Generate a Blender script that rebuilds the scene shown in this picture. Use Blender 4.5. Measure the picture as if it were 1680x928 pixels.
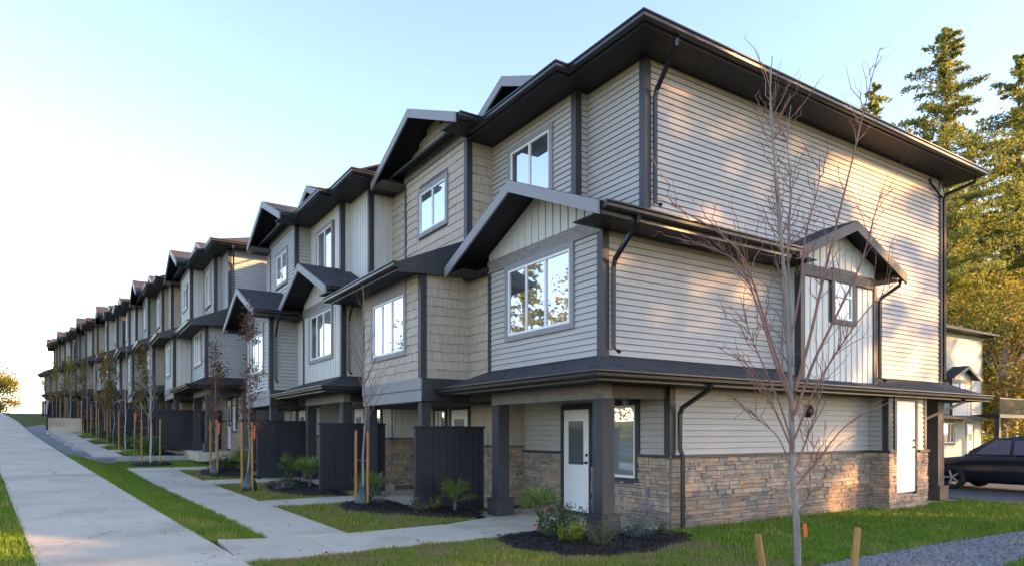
import bpy, math, random
import numpy as np
from mathutils import Vector
R = math.radians
SC = bpy.context.scene
for _o in list(bpy.data.objects): bpy.data.objects.remove(_o)
COL = SC.collection
# ------------------------------------------------------------------ camera, sky, sun, exposure
cam = bpy.data.cameras.new('camera'); camo = bpy.data.objects.new('camera', cam); COL.objects.link(camo)
camo.location = (0, 0, 1.64); camo.rotation_euler = (R(90), 0, 0)
cam.sensor_width = 36; cam.lens = 1099/1680*36; cam.shift_y = (709-464)/1680; cam.clip_end = 4000
SC.camera = camo
SUN_EL, SUN_AZ = 17.0, 101.0          # azimuth clockwise from +Y
world = bpy.data.worlds.new('World'); SC.world = world; world.use_nodes = True
wn = world.node_tree.nodes; wl = world.node_tree.links
sky = wn.new('ShaderNodeTexSky'); sky.sky_type = 'NISHITA'; sky.sun_disc = False
sky.sun_elevation = R(SUN_EL); sky.sun_rotation = R(SUN_AZ); sky.air_density = 1.0; sky.dust_density = 0.35; sky.ozone_density = 4.2
bg = wn['Background']; wl.new(sky.outputs[0], bg.inputs[0]); bg.inputs[1].default_value = 0.15
sl = bpy.data.lights.new('sun', 'SUN'); sl.energy = 3.1; sl.angle = R(0.6); sl.color = (1.0, .64, .30)
so = bpy.data.objects.new('sun', sl); COL.objects.link(so)
_sd = Vector((math.sin(R(SUN_AZ))*math.cos(R(SUN_EL)), math.cos(R(SUN_AZ))*math.cos(R(SUN_EL)), math.sin(R(SUN_EL))))
so.rotation_euler = _sd.to_track_quat('Z', 'Y').to_euler(); so.location = (40, 0, 40)
SC.view_settings.view_transform = 'Standard'; SC.view_settings.look = 'None'
SC.view_settings.use_white_balance = True; SC.view_settings.white_balance_temperature = 8600; SC.view_settings.white_balance_tint = 23
SC.view_settings.exposure = 2.28; SC.view_settings.gamma = 1; SC.view_settings.use_curve_mapping = False

# ------------------------------------------------------------------ materials
def nt(name):
    m = bpy.data.materials.new(name); m.use_nodes = True
    return m, m.node_tree.nodes, m.node_tree.links, m.node_tree.nodes['Principled BSDF']
def mix(n, l, fac, a, b, mode='MIX'):
    x = n.new('ShaderNodeMix'); x.data_type = 'RGBA'; x.blend_type = mode
    for s, v in ((0, fac), (6, a), (7, b)):
        if hasattr(v, 'is_output'): l.new(v, x.inputs[s])
        elif s == 0: x.inputs[0].default_value = v
        else: x.inputs[s].default_value = (*v, 1)
    return x.outputs[2]
def ramp(n, l, src, lo, hi, c0=(0, 0, 0), c1=(1, 1, 1)):
    r = n.new('ShaderNodeValToRGB'); l.new(src, r.inputs[0])
    r.color_ramp.elements[0].position = lo; r.color_ramp.elements[1].position = hi
    r.color_ramp.elements[0].color = (*c0, 1); r.color_ramp.elements[1].color = (*c1, 1)
    return r.outputs[0]
def noise(n, l, scale, detail=3, coord='Object', stretch=None):
    t = n.new('ShaderNodeTexNoise'); t.inputs['Scale'].default_value = scale; t.inputs['Detail'].default_value = detail
    c = n.new('ShaderNodeTexCoord')
    if stretch:
        mp = n.new('ShaderNodeMapping'); mp.inputs['Scale'].default_value = stretch
        l.new(c.outputs[coord], mp.inputs[0]); l.new(mp.outputs[0], t.inputs['Vector'])
    else: l.new(c.outputs[coord], t.inputs['Vector'])
    return t.outputs[0]
def bump(n, l, b, h, strength=.3, dist=.01):
    x = n.new('ShaderNodeBump'); x.inputs['Strength'].default_value = strength; x.inputs['Distance'].default_value = dist
    l.new(h, x.inputs['Height']); l.new(x.outputs[0], b.inputs['Normal'])
def simple(name, c, rough=.6, var=.12, scale=4., bs=.15, stretch=None, fine=60., objvar=.0, spec=.5):
    m, n, l, b = nt(name)
    d = tuple(x*(1-var) for x in c); e = tuple(min(1, x*(1+var)) for x in c)
    col = mix(n, l, ramp(n, l, noise(n, l, scale, 4, stretch=stretch), .3, .7), d, e)
    if objvar:
        oi = n.new('ShaderNodeObjectInfo')
        col = mix(n, l, oi.outputs['Random'], col, mix(n, l, 1.0, col, (1-objvar,)*3, 'MULTIPLY'))
    l.new(col, b.inputs['Base Color']); b.inputs['Roughness'].default_value = rough
    b.inputs['Specular IOR Level'].default_value = spec
    if bs: bump(n, l, b, noise(n, l, fine, 3, stretch=stretch), bs, .006)
    return m
M = {}
M['lap'] = simple('lap_siding_greige', (.46, .425, .39), .55, .05, 1.2, .08, (1, 1, 6), 30, .05)
M['lap2'] = simple('lap_siding_pale_grey', (.44, .43, .41), .55, .05, 1.2, .08, (1, 1, 6), 30, .05)
M['lapgreen'] = simple('lap_siding_sage', (.31, .34, .29), .55, .05, 1.2, .08, (1, 1, 6), 30, .05)
M['shake'] = simple('shake_siding_tan', (.50, .405, .32), .65, .1, 3, .35, (9, 9, .8), 14, .10)
M['batten'] = simple('batten_siding_offwhite', (.62, .605, .565), .5, .04, 1.5, .06, (6, 6, .6), 20, .03)
M['trim'] = simple('charcoal_trim', (.036, .035, .039), .5, .15, 5, .2, (1, 1, .3), 40)
M['rake'] = simple('grey_stained_board', (.27, .26, .265), .6, .18, 6, .3, (1, 6, 6), 50)
M['band'] = simple('brown_grey_stained_board', (.22, .195, .18), .6, .25, 4, .35, (6, 1, 8), 40)
M['darkband'] = simple('dark_brown_stained_board', (.085, .072, .064), .6, .25, 4, .35, (6, 1, 8), 40)
M['gutter'] = simple('black_aluminium', (.020, .018, .020), .34, .1, 4, 0)
M['pipe'] = simple('downspout_aluminium', (.024, .022, .024), .3, .1, 4, 0)
M['backing'] = simple('wall_backing', (.16, .15, .135), .8, .05, 3, 0)
M['white'] = simple('white_vinyl', (.80, .80, .79), .35, .03, 3, 0)
M['door'] = simple('white_painted_steel', (.82, .82, .82), .35, .03, 2, .02)
M['black'] = simple('black_metal', (.012, .012, .013), .35, .1, 6, 0)
M['column'] = simple('charcoal_timber', (.040, .041, .049), .6, .25, 3, .4, (8, 8, .7), 30)
M['fence'] = simple('blue_black_board', (.020, .022, .031), .6, .3, 3, .35, (9, 9, .6), 30, .2)
M['concrete'] = None
M['oldconcrete'] = simple('grey_concrete', (.36, .35, .33), .85, .18, 3, .35, None, 70)
M['asphalt'] = simple('asphalt', (.055, .056, .06), .85, .18, 3, .5, None, 160)
M['mulch'] = simple('dark_bark_mulch', (.022, .013, .011), .95, .5, 22, 1.0, None, 60)
M['chip'] = simple('bark_chip', (.035, .020, .015), .95, .4, 15, .3, None, 60, .5)
M['gravelbase'] = simple('gravel_bed', (.19, .185, .18), .9, .35, 60, .8, None, 120)
M['stake'] = simple('raw_timber_stake', (.42, .19, .06), .75, .22, 3, .35, (14, 14, .7), 20, .15)
M['bag'] = simple('dark_green_bag', (.012, .05, .038), .35, .25, 8, .5, None, 14)
M['orange'] = simple('orange_ribbon', (.85, .13, .03), .5, .1, 5, 0)
M['pink'] = simple('pink_bloom', (.75, .13, .22), .6, .2, 9, 0)
M['red'] = simple('dark_red_bell', (.06, .008, .008), .35, .2, 5, 0)
M['greyplastic'] = simple('grey_plastic', (.16, .16, .165), .5, .1, 5, 0)
M['rubber'] = simple('tyre_rubber', (.018, .018, .018), .8, .2, 9, .2)
M['rim'] = simple('alloy_rim', (.35, .35, .36), .3, .1, 3, 0)
M['carpaint'] = simple('dark_blue_car_paint', (.012, .014, .024), .18, .08, 2, 0)
M['carglass'] = simple('car_glass', (.10, .12, .17), .06, .1, 1, 0)
M['lamp'] = simple('clear_lens', (.55, .55, .58), .1, .05, 3, 0)
M['redlamp'] = simple('red_lens', (.35, .01, .012), .15, .05, 3, 0)
M['chrome'] = simple('bare_metal', (.45, .45, .46), .25, .05, 3, 0)
def concrete_mat():
    m, n, l, b = nt('pale_concrete'); oi = n.new('ShaderNodeObjectInfo')
    col = mix(n, l, oi.outputs['Random'], (.66, .55, .41), (.60, .50, .38))
    col = mix(n, l, ramp(n, l, noise(n, l, .8, 6), .48, .75), col, mix(n, l, 1., col, (.74, .72, .70), 'MULTIPLY'))
    col = mix(n, l, ramp(n, l, noise(n, l, 5, 6), .62, .72), col, mix(n, l, 1., col, (.80, .78, .75), 'MULTIPLY'))
    col = mix(n, l, ramp(n, l, noise(n, l, 70, 2), .35, .65), mix(n, l, 1., col, (.88, .88, .88), 'MULTIPLY'), col)
    vo = n.new('ShaderNodeTexVoronoi'); vo.feature = 'DISTANCE_TO_EDGE'; vo.inputs['Scale'].default_value = .23
    c = n.new('ShaderNodeTexCoord'); nz = n.new('ShaderNodeTexNoise'); nz.inputs['Scale'].default_value = 2.2; nz.inputs['Detail'].default_value = 5; l.new(c.outputs['Object'], nz.inputs['Vector'])
    va = n.new('ShaderNodeVectorMath'); va.operation = 'ADD'; l.new(c.outputs['Object'], va.inputs[0]); l.new(nz.outputs['Color'], va.inputs[1]); l.new(va.outputs[0], vo.inputs['Vector'])
    col = mix(n, l, ramp(n, l, vo.outputs[0], .0, .0022), mix(n, l, 1., col, (.55, .52, .5), 'MULTIPLY'), col)
    l.new(col, b.inputs['Base Color']); b.inputs['Roughness'].default_value = .85; b.inputs['Specular IOR Level'].default_value = .3
    bump(n, l, b, noise(n, l, 90, 3), .3, .006); return m
M['concrete'] = concrete_mat()
def soffit_mat():
    m, n, l, b = nt('black_vented_soffit')
    b.inputs['Base Color'].default_value = (.012, .011, .013, 1); b.inputs['Roughness'].default_value = .65
    w = n.new('ShaderNodeTexWave'); w.wave_type = 'BANDS'; w.bands_direction = 'DIAGONAL'; w.inputs['Scale'].default_value = 3.2
    c = n.new('ShaderNodeTexCoord'); l.new(c.outputs['UV'], w.inputs['Vector'])
    bump(n, l, b, w.outputs[1], .35, .01); return m
M['soffit'] = soffit_mat()
def shingle_mat():
    m, n, l, b = nt('charcoal_asphalt_shingle')
    br = n.new('ShaderNodeTexBrick'); c = n.new('ShaderNodeTexCoord'); l.new(c.outputs['UV'], br.inputs['Vector'])
    br.inputs['Scale'].default_value = 1; br.inputs['Brick Width'].default_value = .24; br.inputs['Row Height'].default_value = .14
    br.inputs['Mortar Size'].default_value = .008; br.inputs['Color1'].default_value = (.022, .022, .026, 1)
    br.inputs['Color2'].default_value = (.055, .053, .058, 1); br.inputs['Mortar'].default_value = (.012, .012, .014, 1)
    col = mix(n, l, ramp(n, l, noise(n, l, 5, 4), .35, .7), br.outputs[0], (.045, .042, .044)); 
    col = mix(n, l, .5, br.outputs[0], col)
    l.new(col, b.inputs['Base Color']); b.inputs['Roughness'].default_value = .9
    mx = n.new('ShaderNodeMath'); mx.operation = 'ADD'; l.new(br.outputs[1], mx.inputs[0]); l.new(noise(n, l, 140, 2), mx.inputs[1])
    bump(n, l, b, mx.outputs[0], .6, .01); return m
M['shingle'] = shingle_mat()
def stone_mat():
    m, n, l, b = nt('ledge_stone_veneer')
    oi = n.new('ShaderNodeObjectInfo'); at = n.new('ShaderNodeAttribute'); at.attribute_name = 'rnd'
    ad = n.new('ShaderNodeMath'); ad.operation = 'ADD'; l.new(oi.outputs['Random'], ad.inputs[0]); l.new(at.outputs['Fac'], ad.inputs[1])
    fr = n.new('ShaderNodeMath'); fr.operation = 'FRACT'; l.new(ad.outputs[0], fr.inputs[0])
    r = n.new('ShaderNodeValToRGB'); l.new(fr.outputs[0], r.inputs[0]); cr = r.color_ramp; cr.interpolation = 'LINEAR'
    for i, (p, c) in enumerate([(0, (.54, .35, .245)), (.25, (.60, .43, .31)), (.45, (.45, .33, .25)), (.6, (.33, .295, .265)), (.8, (.57, .42, .32)), (1, (.27, .24, .22))]):
        e = cr.elements[i] if i < 2 else cr.elements.new(p)
        e.position = p; e.color = (*c, 1)
    g = ramp(n, l, noise(n, l, 9, 5), .38, .68)
    col = mix(n, l, g, r.outputs[0], mix(n, l, 1., r.outputs[0], (.68, .65, .61), 'MULTIPLY'))
    l.new(col, b.inputs['Base Color']); b.inputs['Roughness'].default_value = .9
    bump(n, l, b, noise(n, l, 34, 5, stretch=(1, 1, 2.5)), .8, .02); return m
M['stone'] = stone_mat()
def glass_mat(name, dark, refl, blind=7):
    m, n, l, b = nt(name)
    oi = n.new('ShaderNodeObjectInfo'); l.new(mix(n, l, ramp(n, l, oi.outputs['Random'], .62, .66), dark, tuple(x*blind for x in dark)), b.inputs['Base Color']); b.inputs['Roughness'].default_value = .3
    g = n.new('ShaderNodeBsdfGlossy'); g.inputs['Roughness'].default_value = .015; g.inputs['Color'].default_value = (.93, .96, 1, 1)
    f = n.new('ShaderNodeFresnel'); f.inputs[0].default_value = 1.5
    bump_n = n.new('ShaderNodeBump'); bump_n.inputs['Strength'].default_value = .05; bump_n.inputs['Distance'].default_value = .02
    l.new(noise(n, l, 1.6, 1), bump_n.inputs['Height']); l.new(bump_n.outputs[0], g.inputs['Normal'])
    mm = n.new('ShaderNodeMath'); mm.operation = 'MULTIPLY_ADD'; mm.inputs[1].default_value = 1.0; mm.inputs[2].default_value = refl; mm.use_clamp = True
    l.new(f.outputs[0], mm.inputs[0])
    x = n.new('ShaderNodeMixShader'); l.new(mm.outputs[0], x.inputs[0]); l.new(b.outputs[0], x.inputs[1]); l.new(g.outputs[0], x.inputs[2])
    l.new(x.outputs[0], n['Material Output'].inputs[0]); return m
M['glass'] = glass_mat('coated_window_glass', (.035, .04, .04), .36)
M['doorglass'] = glass_mat('obscure_door_glass', (.10, .11, .12), .06, 1)
M['greenglass'] = glass_mat('frosted_green_glass', (.10, .17, .11), .03, 1)
def leaf_mat(name, cols, trans=.35, rough=.55):
    m, n, l, b = nt(name)
    ge = n.new('ShaderNodeNewGeometry'); r = n.new('ShaderNodeValToRGB'); l.new(ge.outputs['Random Per Island'], r.inputs[0])
    for i, c in enumerate(cols):
        p = i/max(1, len(cols)-1); e = r.color_ramp.elements[i] if i < 2 else r.color_ramp.elements.new(p)
        e.position = p; e.color = (*c, 1)
    l.new(r.outputs[0], b.inputs['Base Color']); b.inputs['Roughness'].default_value = rough; b.inputs['Specular IOR Level'].default_value = .25
    t = n.new('ShaderNodeBsdfTranslucent'); l.new(r.outputs[0], t.inputs[0])
    x = n.new('ShaderNodeMixShader'); x.inputs[0].default_value = trans
    l.new(b.outputs[0], x.inputs[1]); l.new(t.outputs[0], x.inputs[2]); l.new(x.outputs[0], n['Material Output'].inputs[0]); return m
M['needle'] = leaf_mat('conifer_needles', [(.09, .13, .035), (.17, .21, .05), (.27, .28, .06), (.38, .34, .075)], .5)
M['autumn'] = leaf_mat('autumn_leaves', [(.09, .10, .02), (.20, .16, .025), (.34, .19, .03), (.42, .16, .025)], .45)
M['mixed'] = leaf_mat('turning_leaves', [(.07, .10, .03), (.16, .19, .04), (.30, .26, .05), (.44, .24, .05)], .45)
M['yellow'] = leaf_mat('yellow_leaves', [(.20, .16, .02), (.36, .26, .03), (.30, .24, .04), (.14, .14, .025)], .45)
M['russet'] = leaf_mat('dry_russet_leaves', [(.13, .055, .03), (.20, .085, .045), (.09, .045, .03), (.24, .12, .06)], .3)
M['ochre'] = leaf_mat('ochre_green_leaves', [(.20, .13, .03), (.11, .11, .03), (.26, .13, .04), (.09, .10, .03)], .35)
M['palm'] = leaf_mat('palm_blades', [(.06, .12, .03), (.12, .19, .04), (.20, .25, .06)], .25, .4)
M['shrub'] = leaf_mat('shrub_leaves', [(.04, .075, .03), (.07, .12, .045), (.05, .09, .05)], .25)
M['lime'] = leaf_mat('lime_leaves', [(.17, .22, .018), (.26, .29, .03), (.13, .18, .02)], .35)
M['blue'] = leaf_mat('blue_juniper_needles', [(.06, .12, .105), (.10, .17, .15), (.05, .10, .06)], .2)
M['grey'] = leaf_mat('rosemary_needles', [(.06, .085, .045), (.09, .11, .06), (.12, .12, .07)], .2)
M['bark'] = simple('grey_bark', (.27, .225, .195), .85, .25, 8, .5, (1, 1, .35), 40)
M['twig'] = simple('reddish_twig', (.27, .125, .095), .7, .25, 8, .2, None, 40)
M['palebark'] = simple('pale_birch_bark', (.42, .39, .35), .8, .25, 8, .4, (1, 1, 2), 30)
M['firbark'] = simple('fir_bark', (.10, .075, .055), .9, .3, 5, .6, (1, 1, .2), 20)
def ground_mat():
    m, n, l, b = nt('lawn_soil')
    a = ramp(n, l, noise(n, l, .8, 6), .35, .68)
    g = mix(n, l, ramp(n, l, noise(n, l, 9, 4), .3, .7), (.06, .11, .016), (.10, .15, .025))
    col = mix(n, l, a, g, (.12, .105, .04))
    l.new(col, b.inputs['Base Color']); b.inputs['Roughness'].default_value = 1; b.inputs['Specular IOR Level'].default_value = .1
    bump(n, l, b, noise(n, l, 40, 4), 1., .04); return m
M['ground'] = ground_mat()
def grass_mat(name, cols, dry, amount):
    m, n, l, b = nt(name)
    ge = n.new('ShaderNodeNewGeometry'); r = n.new('ShaderNodeValToRGB'); l.new(ge.outputs['Random Per Island'], r.inputs[0])
    for i, c in enumerate(cols):
        e = r.color_ramp.elements[i] if i < 2 else r.color_ramp.elements.new(1)
        e.position = i/(len(cols)-1); e.color = (*c, 1)
    f = ramp(n, l, noise(n, l, 1.3, 5), .62-amount, .78-amount)
    col = mix(n, l, f, r.outputs[0], dry)
    l.new(col, b.inputs['Base Color']); b.inputs['Roughness'].default_value = .7; b.inputs['Specular IOR Level'].default_value = .2; return m
M['grass'] = grass_mat('green_grass', [(.09, .18, .017), (.14, .24, .026), (.21, .29, .04)], (.28, .27, .07), .08)
M['grass_dry'] = grass_mat('patchy_grass', [(.13, .19, .026), (.20, .245, .04), (.29, .28, .065)], (.31, .215, .10), .13)

# ------------------------------------------------------------------ mesh helpers
class MB:
    def __init__(s): s.v = []; s.f = []; s.r = []
    def poly(s, pts):
        k = len(s.v); s.v += [tuple(p) for p in pts]; s.f.append(tuple(range(k, k+len(pts))))
    def prism(s, pts, ext):
        pts = [Vector(p) for p in pts]; ext = Vector(ext); n = Vector((0, 0, 0)); k = len(pts)
        for i in range(k): n += (pts[i]-pts[0]).cross(pts[(i+1) % k]-pts[0])
        if n.dot(ext) > 0: pts.reverse()
        b = len(s.v); s.v += [tuple(p) for p in pts]+[tuple(p+ext) for p in pts]
        s.f.append(tuple(range(b, b+k))); s.f.append(tuple(range(b+2*k-1, b+k-1, -1)))
        for i in range(k):
            j = (i+1) % k; s.f.append((b+j, b+i, b+k+i, b+k+j))
        return s
    def box(s, x0, y0, z0, x1, y1, z1):
        if x0 > x1: x0, x1 = x1, x0
        if y0 > y1: y0, y1 = y1, y0
        if z0 > z1: z0, z1 = z1, z0
        return s.prism([(x0, y0, z0), (x1, y0, z0), (x1, y1, z0), (x0, y1, z0)], (0, 0, z1-z0))
    def hexa(s, p):      # 8 corners: bottom ring 0-3, top ring 4-7
        c = sum((Vector(q) for q in p), Vector())/8; b = len(s.v); s.v += [tuple(q) for q in p]
        for f in ((0, 1, 2, 3), (4, 5, 6, 7), (0, 1, 5, 4), (1, 2, 6, 5), (2, 3, 7, 6), (3, 0, 4, 7)):
            q = [Vector(p[i]) for i in f]; n = (q[2]-q[0]).cross(q[3]-q[1])
            if n.dot((q[0]+q[2])/2-c) < 0: f = f[::-1]
            s.f.append(tuple(b+i for i in f))
        return s
    def tube(s, pts, rad, n=6, cap=True):
        pts = [Vector(p) for p in pts]; b0 = len(s.v); up = Vector((.13, .31, .94))
        for i, p in enumerate(pts):
            d = (pts[min(i+1, len(pts)-1)]-pts[max(i-1, 0)])
            if d.length < 1e-9: d = Vector((0, 0, 1))
            d.normalize(); a = d.cross(up)
            if a.length < .05: a = d.cross(Vector((1, 0, 0)))
            a.normalize(); c = d.cross(a); r = rad[i] if hasattr(rad, '__len__') else rad
            for k in range(n):
                t = 2*math.pi*k/n+(math.pi/4 if n == 4 else 0); s.v.append(tuple(p+a*(r*math.cos(t))+c*(r*math.sin(t))))
        for i in range(len(pts)-1):
            for k in range(n):
                q = (k+1) % n; s.f.append((b0+i*n+q, b0+i*n+k, b0+(i+1)*n+k, b0+(i+1)*n+q))
        if cap:
            s.f.append(tuple(b0+k for k in range(n))); e = b0+(len(pts)-1)*n; s.f.append(tuple(e+n-1-k for k in range(n)))
        return s
    def add(s, name, mat, parent=None, smooth=False, uv=False, **props):
        if not s.f: return None
        me = bpy.data.meshes.new(name); me.from_pydata(s.v, [], s.f)
        if uv:
            lay = me.uv_layers.new(name='UVMap'); co = [Vector(v) for v in s.v]
            me.update()
            for p in me.polygons:
                n = p.normal; t = Vector((0, 0, 1)).cross(n)
                t = Vector((1, 0, 0)) if t.length < .05 else t.normalized()
                bt = n.cross(t)
                for li in p.loop_indices:
                    c = co[me.loops[li].vertex_index]; lay.data[li].uv = (c.dot(t), c.dot(bt))
        if s.r:
            at = me.attributes.new('rnd', 'FLOAT', 'FACE'); at.data.foreach_set('value', s.r[:len(s.f)])
        if smooth: me.polygons.foreach_set('use_smooth', [True]*len(me.polygons))
        return link(name, me, mat, parent, **props)
def link(name, me, mat, parent=None, **props):
    if mat is not None and not me.materials: me.materials.append(M[mat] if isinstance(mat, str) else mat)
    o = bpy.data.objects.new(name, me); COL.objects.link(o)
    if parent: o.parent = parent
    for k, v in props.items(): o[k] = v
    return o
def thing(name, label, cat, loc=(0, 0, 0), rz=0, group=None):
    o = bpy.data.objects.new(name, None); COL.objects.link(o); o.location = loc; o.rotation_euler = (0, 0, rz)
    o.empty_display_size = .3; o['label'] = label; o['category'] = cat
    if group: o['group'] = group
    return o
def np_mesh(name, verts, faces, mat, parent=None, **props):     # verts (N,3), faces (M,k)
    me = bpy.data.meshes.new(name); v = np.asarray(verts, np.float32); f = np.asarray(faces, np.int32)
    me.vertices.add(len(v)); me.vertices.foreach_set('co', v.ravel()); k = f.shape[1]
    me.loops.add(f.size); me.loops.foreach_set('vertex_index', f.ravel())
    me.polygons.add(len(f)); me.polygons.foreach_set('loop_start', np.arange(0, f.size, k, dtype=np.int32))
    me.update(calc_edges=True)
    return link(name, me, mat, parent, **props)

# ------------------------------------------------------------------ the site frame
C1 = (2.68, 11.37); TH = math.atan2(.5453, .8382); D2 = (math.cos(TH), math.sin(TH)); D1 = (-D2[1], D2[0])
def W(u, v, z=0): return (C1[0]+u*D2[0]+v*D1[0], C1[1]+u*D2[1]+v*D1[1], z)
def UV(x, y):
    a = x-C1[0]; b = y-C1[1]; return a*D2[0]+b*D2[1], a*D1[0]+b*D1[1]
def table(t, v):
    if v <= t[0][0]: return t[0][1]
    for (a, b), (c, d) in zip(t, t[1:]):
        if v <= c: return b+(d-b)*(v-a)/(c-a)
    return t[-1][1]
ZS = [(-60, 0), (0, 0), (5.6, .2), (13.3, .5), (22, .85), (39, 1.6), (55, 2.55), (93, 4.1), (300, 5.2)]
ZG = [(-60, 0), (2.3, 0), (6.5, .09), (12, .2), (18, .38), (22, .52), (22.5, .70), (30, 1.0), (40, 1.6), (44, 2.1), (47, 2.4), (66, 3.0), (95, 4.1), (300, 5.2)]
def uR(v): return -6.62-.102*max(v, -8)        # edge of the public sidewalk towards the houses
def gz(u, v):
    t = (u-uR(v)-.05)/1.3; t = min(1, max(0, t)); t = t*t*(3-2*t)
    a = table(ZS, v); b = table(ZG, v)
    if u > 9: b *= max(0, 1-(u-9)/6)
    return a+(b-a)*t
def ground():
    us = sorted(set(list(np.arange(-16, 20, .6))+[-1500, -400, -120, -60, -35, -22, 26, 35, 60, 120, 400, 1500]))
    vs = sorted(set(list(np.arange(-8, 50, .5))+list(np.arange(50, 110, 4))+[-1500, -300, -80, -30, -15, 130, 180, 300, 700, 2500]))
    v = [W(a, b, gz(a, b)-.035) for b in vs for a in us]; nu = len(us)
    f = [(j*nu+i, j*nu+i+1, (j+1)*nu+i+1, (j+1)*nu+i) for j in range(len(vs)-1) for i in range(nu-1)]
    np_mesh('ground', v, f, 'ground', kind='structure')
ground()
def slab_panel(mb, quad, zf, th=.10, off=0.):     # quad of (u,v) corners, top follows zf
    top = [W(u, v, zf(u, v)+off) for u, v in quad]; bot = [W(u, v, zf(u, v)+off-th) for u, v in quad]
    mb.hexa(bot+top)
def empty(name, **p):
    o = bpy.data.objects.new(name, None); COL.objects.link(o); o.empty_display_size = .3
    for k, v in p.items(): o[k] = v
    return o
def paving(name, edgeL, edgeR, v0, v1, step, zf, mat='concrete', joint=.03, off=.012):
    root = empty(name, kind='structure'); v = v0
    while v < v1-.05:
        w = min(v+step, v1); mb = MB()
        slab_panel(mb, [(edgeL(v+joint), v+joint), (edgeR(v+joint), v+joint), (edgeR(w), w), (edgeL(w), w)], zf, .12, off)
        mb.add('paving_slab', mat, root); v = w
        if v > 45: step = 6
        elif v > 25: step = 3
    return root
zsw = lambda u, v: table(ZS, v); zgd = lambda u, v: table(ZG, v)
paving('sidewalk', lambda v: uR(v)-2.05, uR, -9, 130, 1.5, zsw)
wR = lambda v: -4.62-.055*v
wL = lambda v: -5.85-.062*v
paving('front_walk', wL, wR, 2.42, 18.6, 1.45, gz, off=.010)
def strip_walk(name, va, vb, ua, ub, n, zf=gz, off=.011, va2=None, vb2=None):   # path running from the walk towards a porch
    root = empty(name, kind='structure'); va2 = va if va2 is None else va2; vb2 = vb if vb2 is None else vb2
    for i in range(n):
        a = ua+(ub-ua)*i/n+.012; b = ua+(ub-ua)*(i+1)/n; ta = i/n; tb = (i+1)/n; mb = MB()
        slab_panel(mb, [(a, va+(va2-va)*ta), (b, va+(va2-va)*tb), (b, vb+(vb2-vb)*tb), (a, vb+(vb2-vb)*ta)], zf, .12, off); mb.add('paving_slab', 'concrete', root)
strip_walk('porch_path', .75, 2.4, uR(1.3)+.01, -2.95, 3, va2=.9, vb2=2.55)
strip_walk('porch_path', .9, 2.55, -2.94, -1.85, 1, vb2=2.9)
strip_walk('porch_path', 6.55, 7.55, wR(7)+.01, -2.3, 2)
strip_walk('porch_path', 12.2, 13.3, wR(12.7)+.01, -2.6, 2)
strip_walk('porch_path', 17.4, 18.5, wR(18)+.01, -3.9, 1)

# ------------------------------------------------------------------ wall building blocks (local house frame: -x street side, -y near end)
rng = random.Random(7)
def FM(kind, plane):
    if kind == 'F': return lambda a, d, z: (plane-d, a, z)
    return lambda a, d, z: (a, plane-d, z)
def cut(segs, holes, lo, hi):
    out = list(segs)
    for (h0, h1, z0, z1) in holes:
        if z0 < hi-.01 and z1 > lo+.01:
            nx = []
            for (a, b) in out:
                if h1 <= a or h0 >= b: nx.append((a, b)); continue
                if h0 > a+.02: nx.append((a, h0))
                if h1 < b-.02: nx.append((h1, b))
            out = nx
    return out
def lap(parent, P, a0, a1, z0, z1, mat, holes=(), lim=None, each=False, exp=.106):
    n = max(1, round((z1-z0)/exp)); e = (z1-z0)/n; mb = MB()
    for i in range(n):
        lo = z0+i*e; hi = lo+e-.006
        L0 = lim(lo) if lim else (a0, a1); L1 = lim(hi) if lim else (a0, a1)
        if L0[1]-L0[0] < .03: continue
        for (a, b) in (cut([(a0, a1)], holes, lo, hi) if not lim else [L0]):
            if each: mb = MB()
            c, d = (a, b) if not lim else (min(L1[0], (L0[0]+L0[1])/2), max(L1[1], (L0[0]+L0[1])/2))
            mb.hexa([P(a, 0, lo), P(b, 0, lo), P(b, .027, lo), P(a, .027, lo), P(c, 0, hi), P(d, 0, hi), P(d, .005, hi), P(c, .005, hi)])
            if each: mb.add('siding_board', mat, parent)
    if not each: mb.add('siding', mat, parent)
def shakes(parent, P, a0, a1, z0, z1, mat, holes=(), lim=None, each=False, exp=.185):
    n = max(1, round((z1-z0)/exp)); e = (z1-z0)/n; mb = MB()
    for i in range(n):
        lo = z0+i*e; hi = lo+e
        segs = cut([(a0, a1)], holes, lo, hi) if not lim else [lim(lo+e*.5)]
        for (a, b) in segs:
            if each: mb = MB()
            x = a
            while x < b-.01:
                w = min(rng.uniform(.09, .24), b-x)
                if b-x-w < .06: w = b-x
                j = rng.uniform(-.010, .010) if i else 0; t = rng.uniform(.018, .030)
                mb.hexa([P(x+.002, 0, lo+j), P(x+w-.003, 0, lo+j), P(x+w-.003, t, lo+j), P(x+.002, t, lo+j),
                         P(x+.002, 0, hi+.0), P(x+w-.003, 0, hi), P(x+w-.003, .006, hi), P(x+.002, .006, hi)])
                x += w
            if each: mb.add('shake_course', mat, parent)
    if not each: mb.add('shake_siding', mat, parent)
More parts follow.
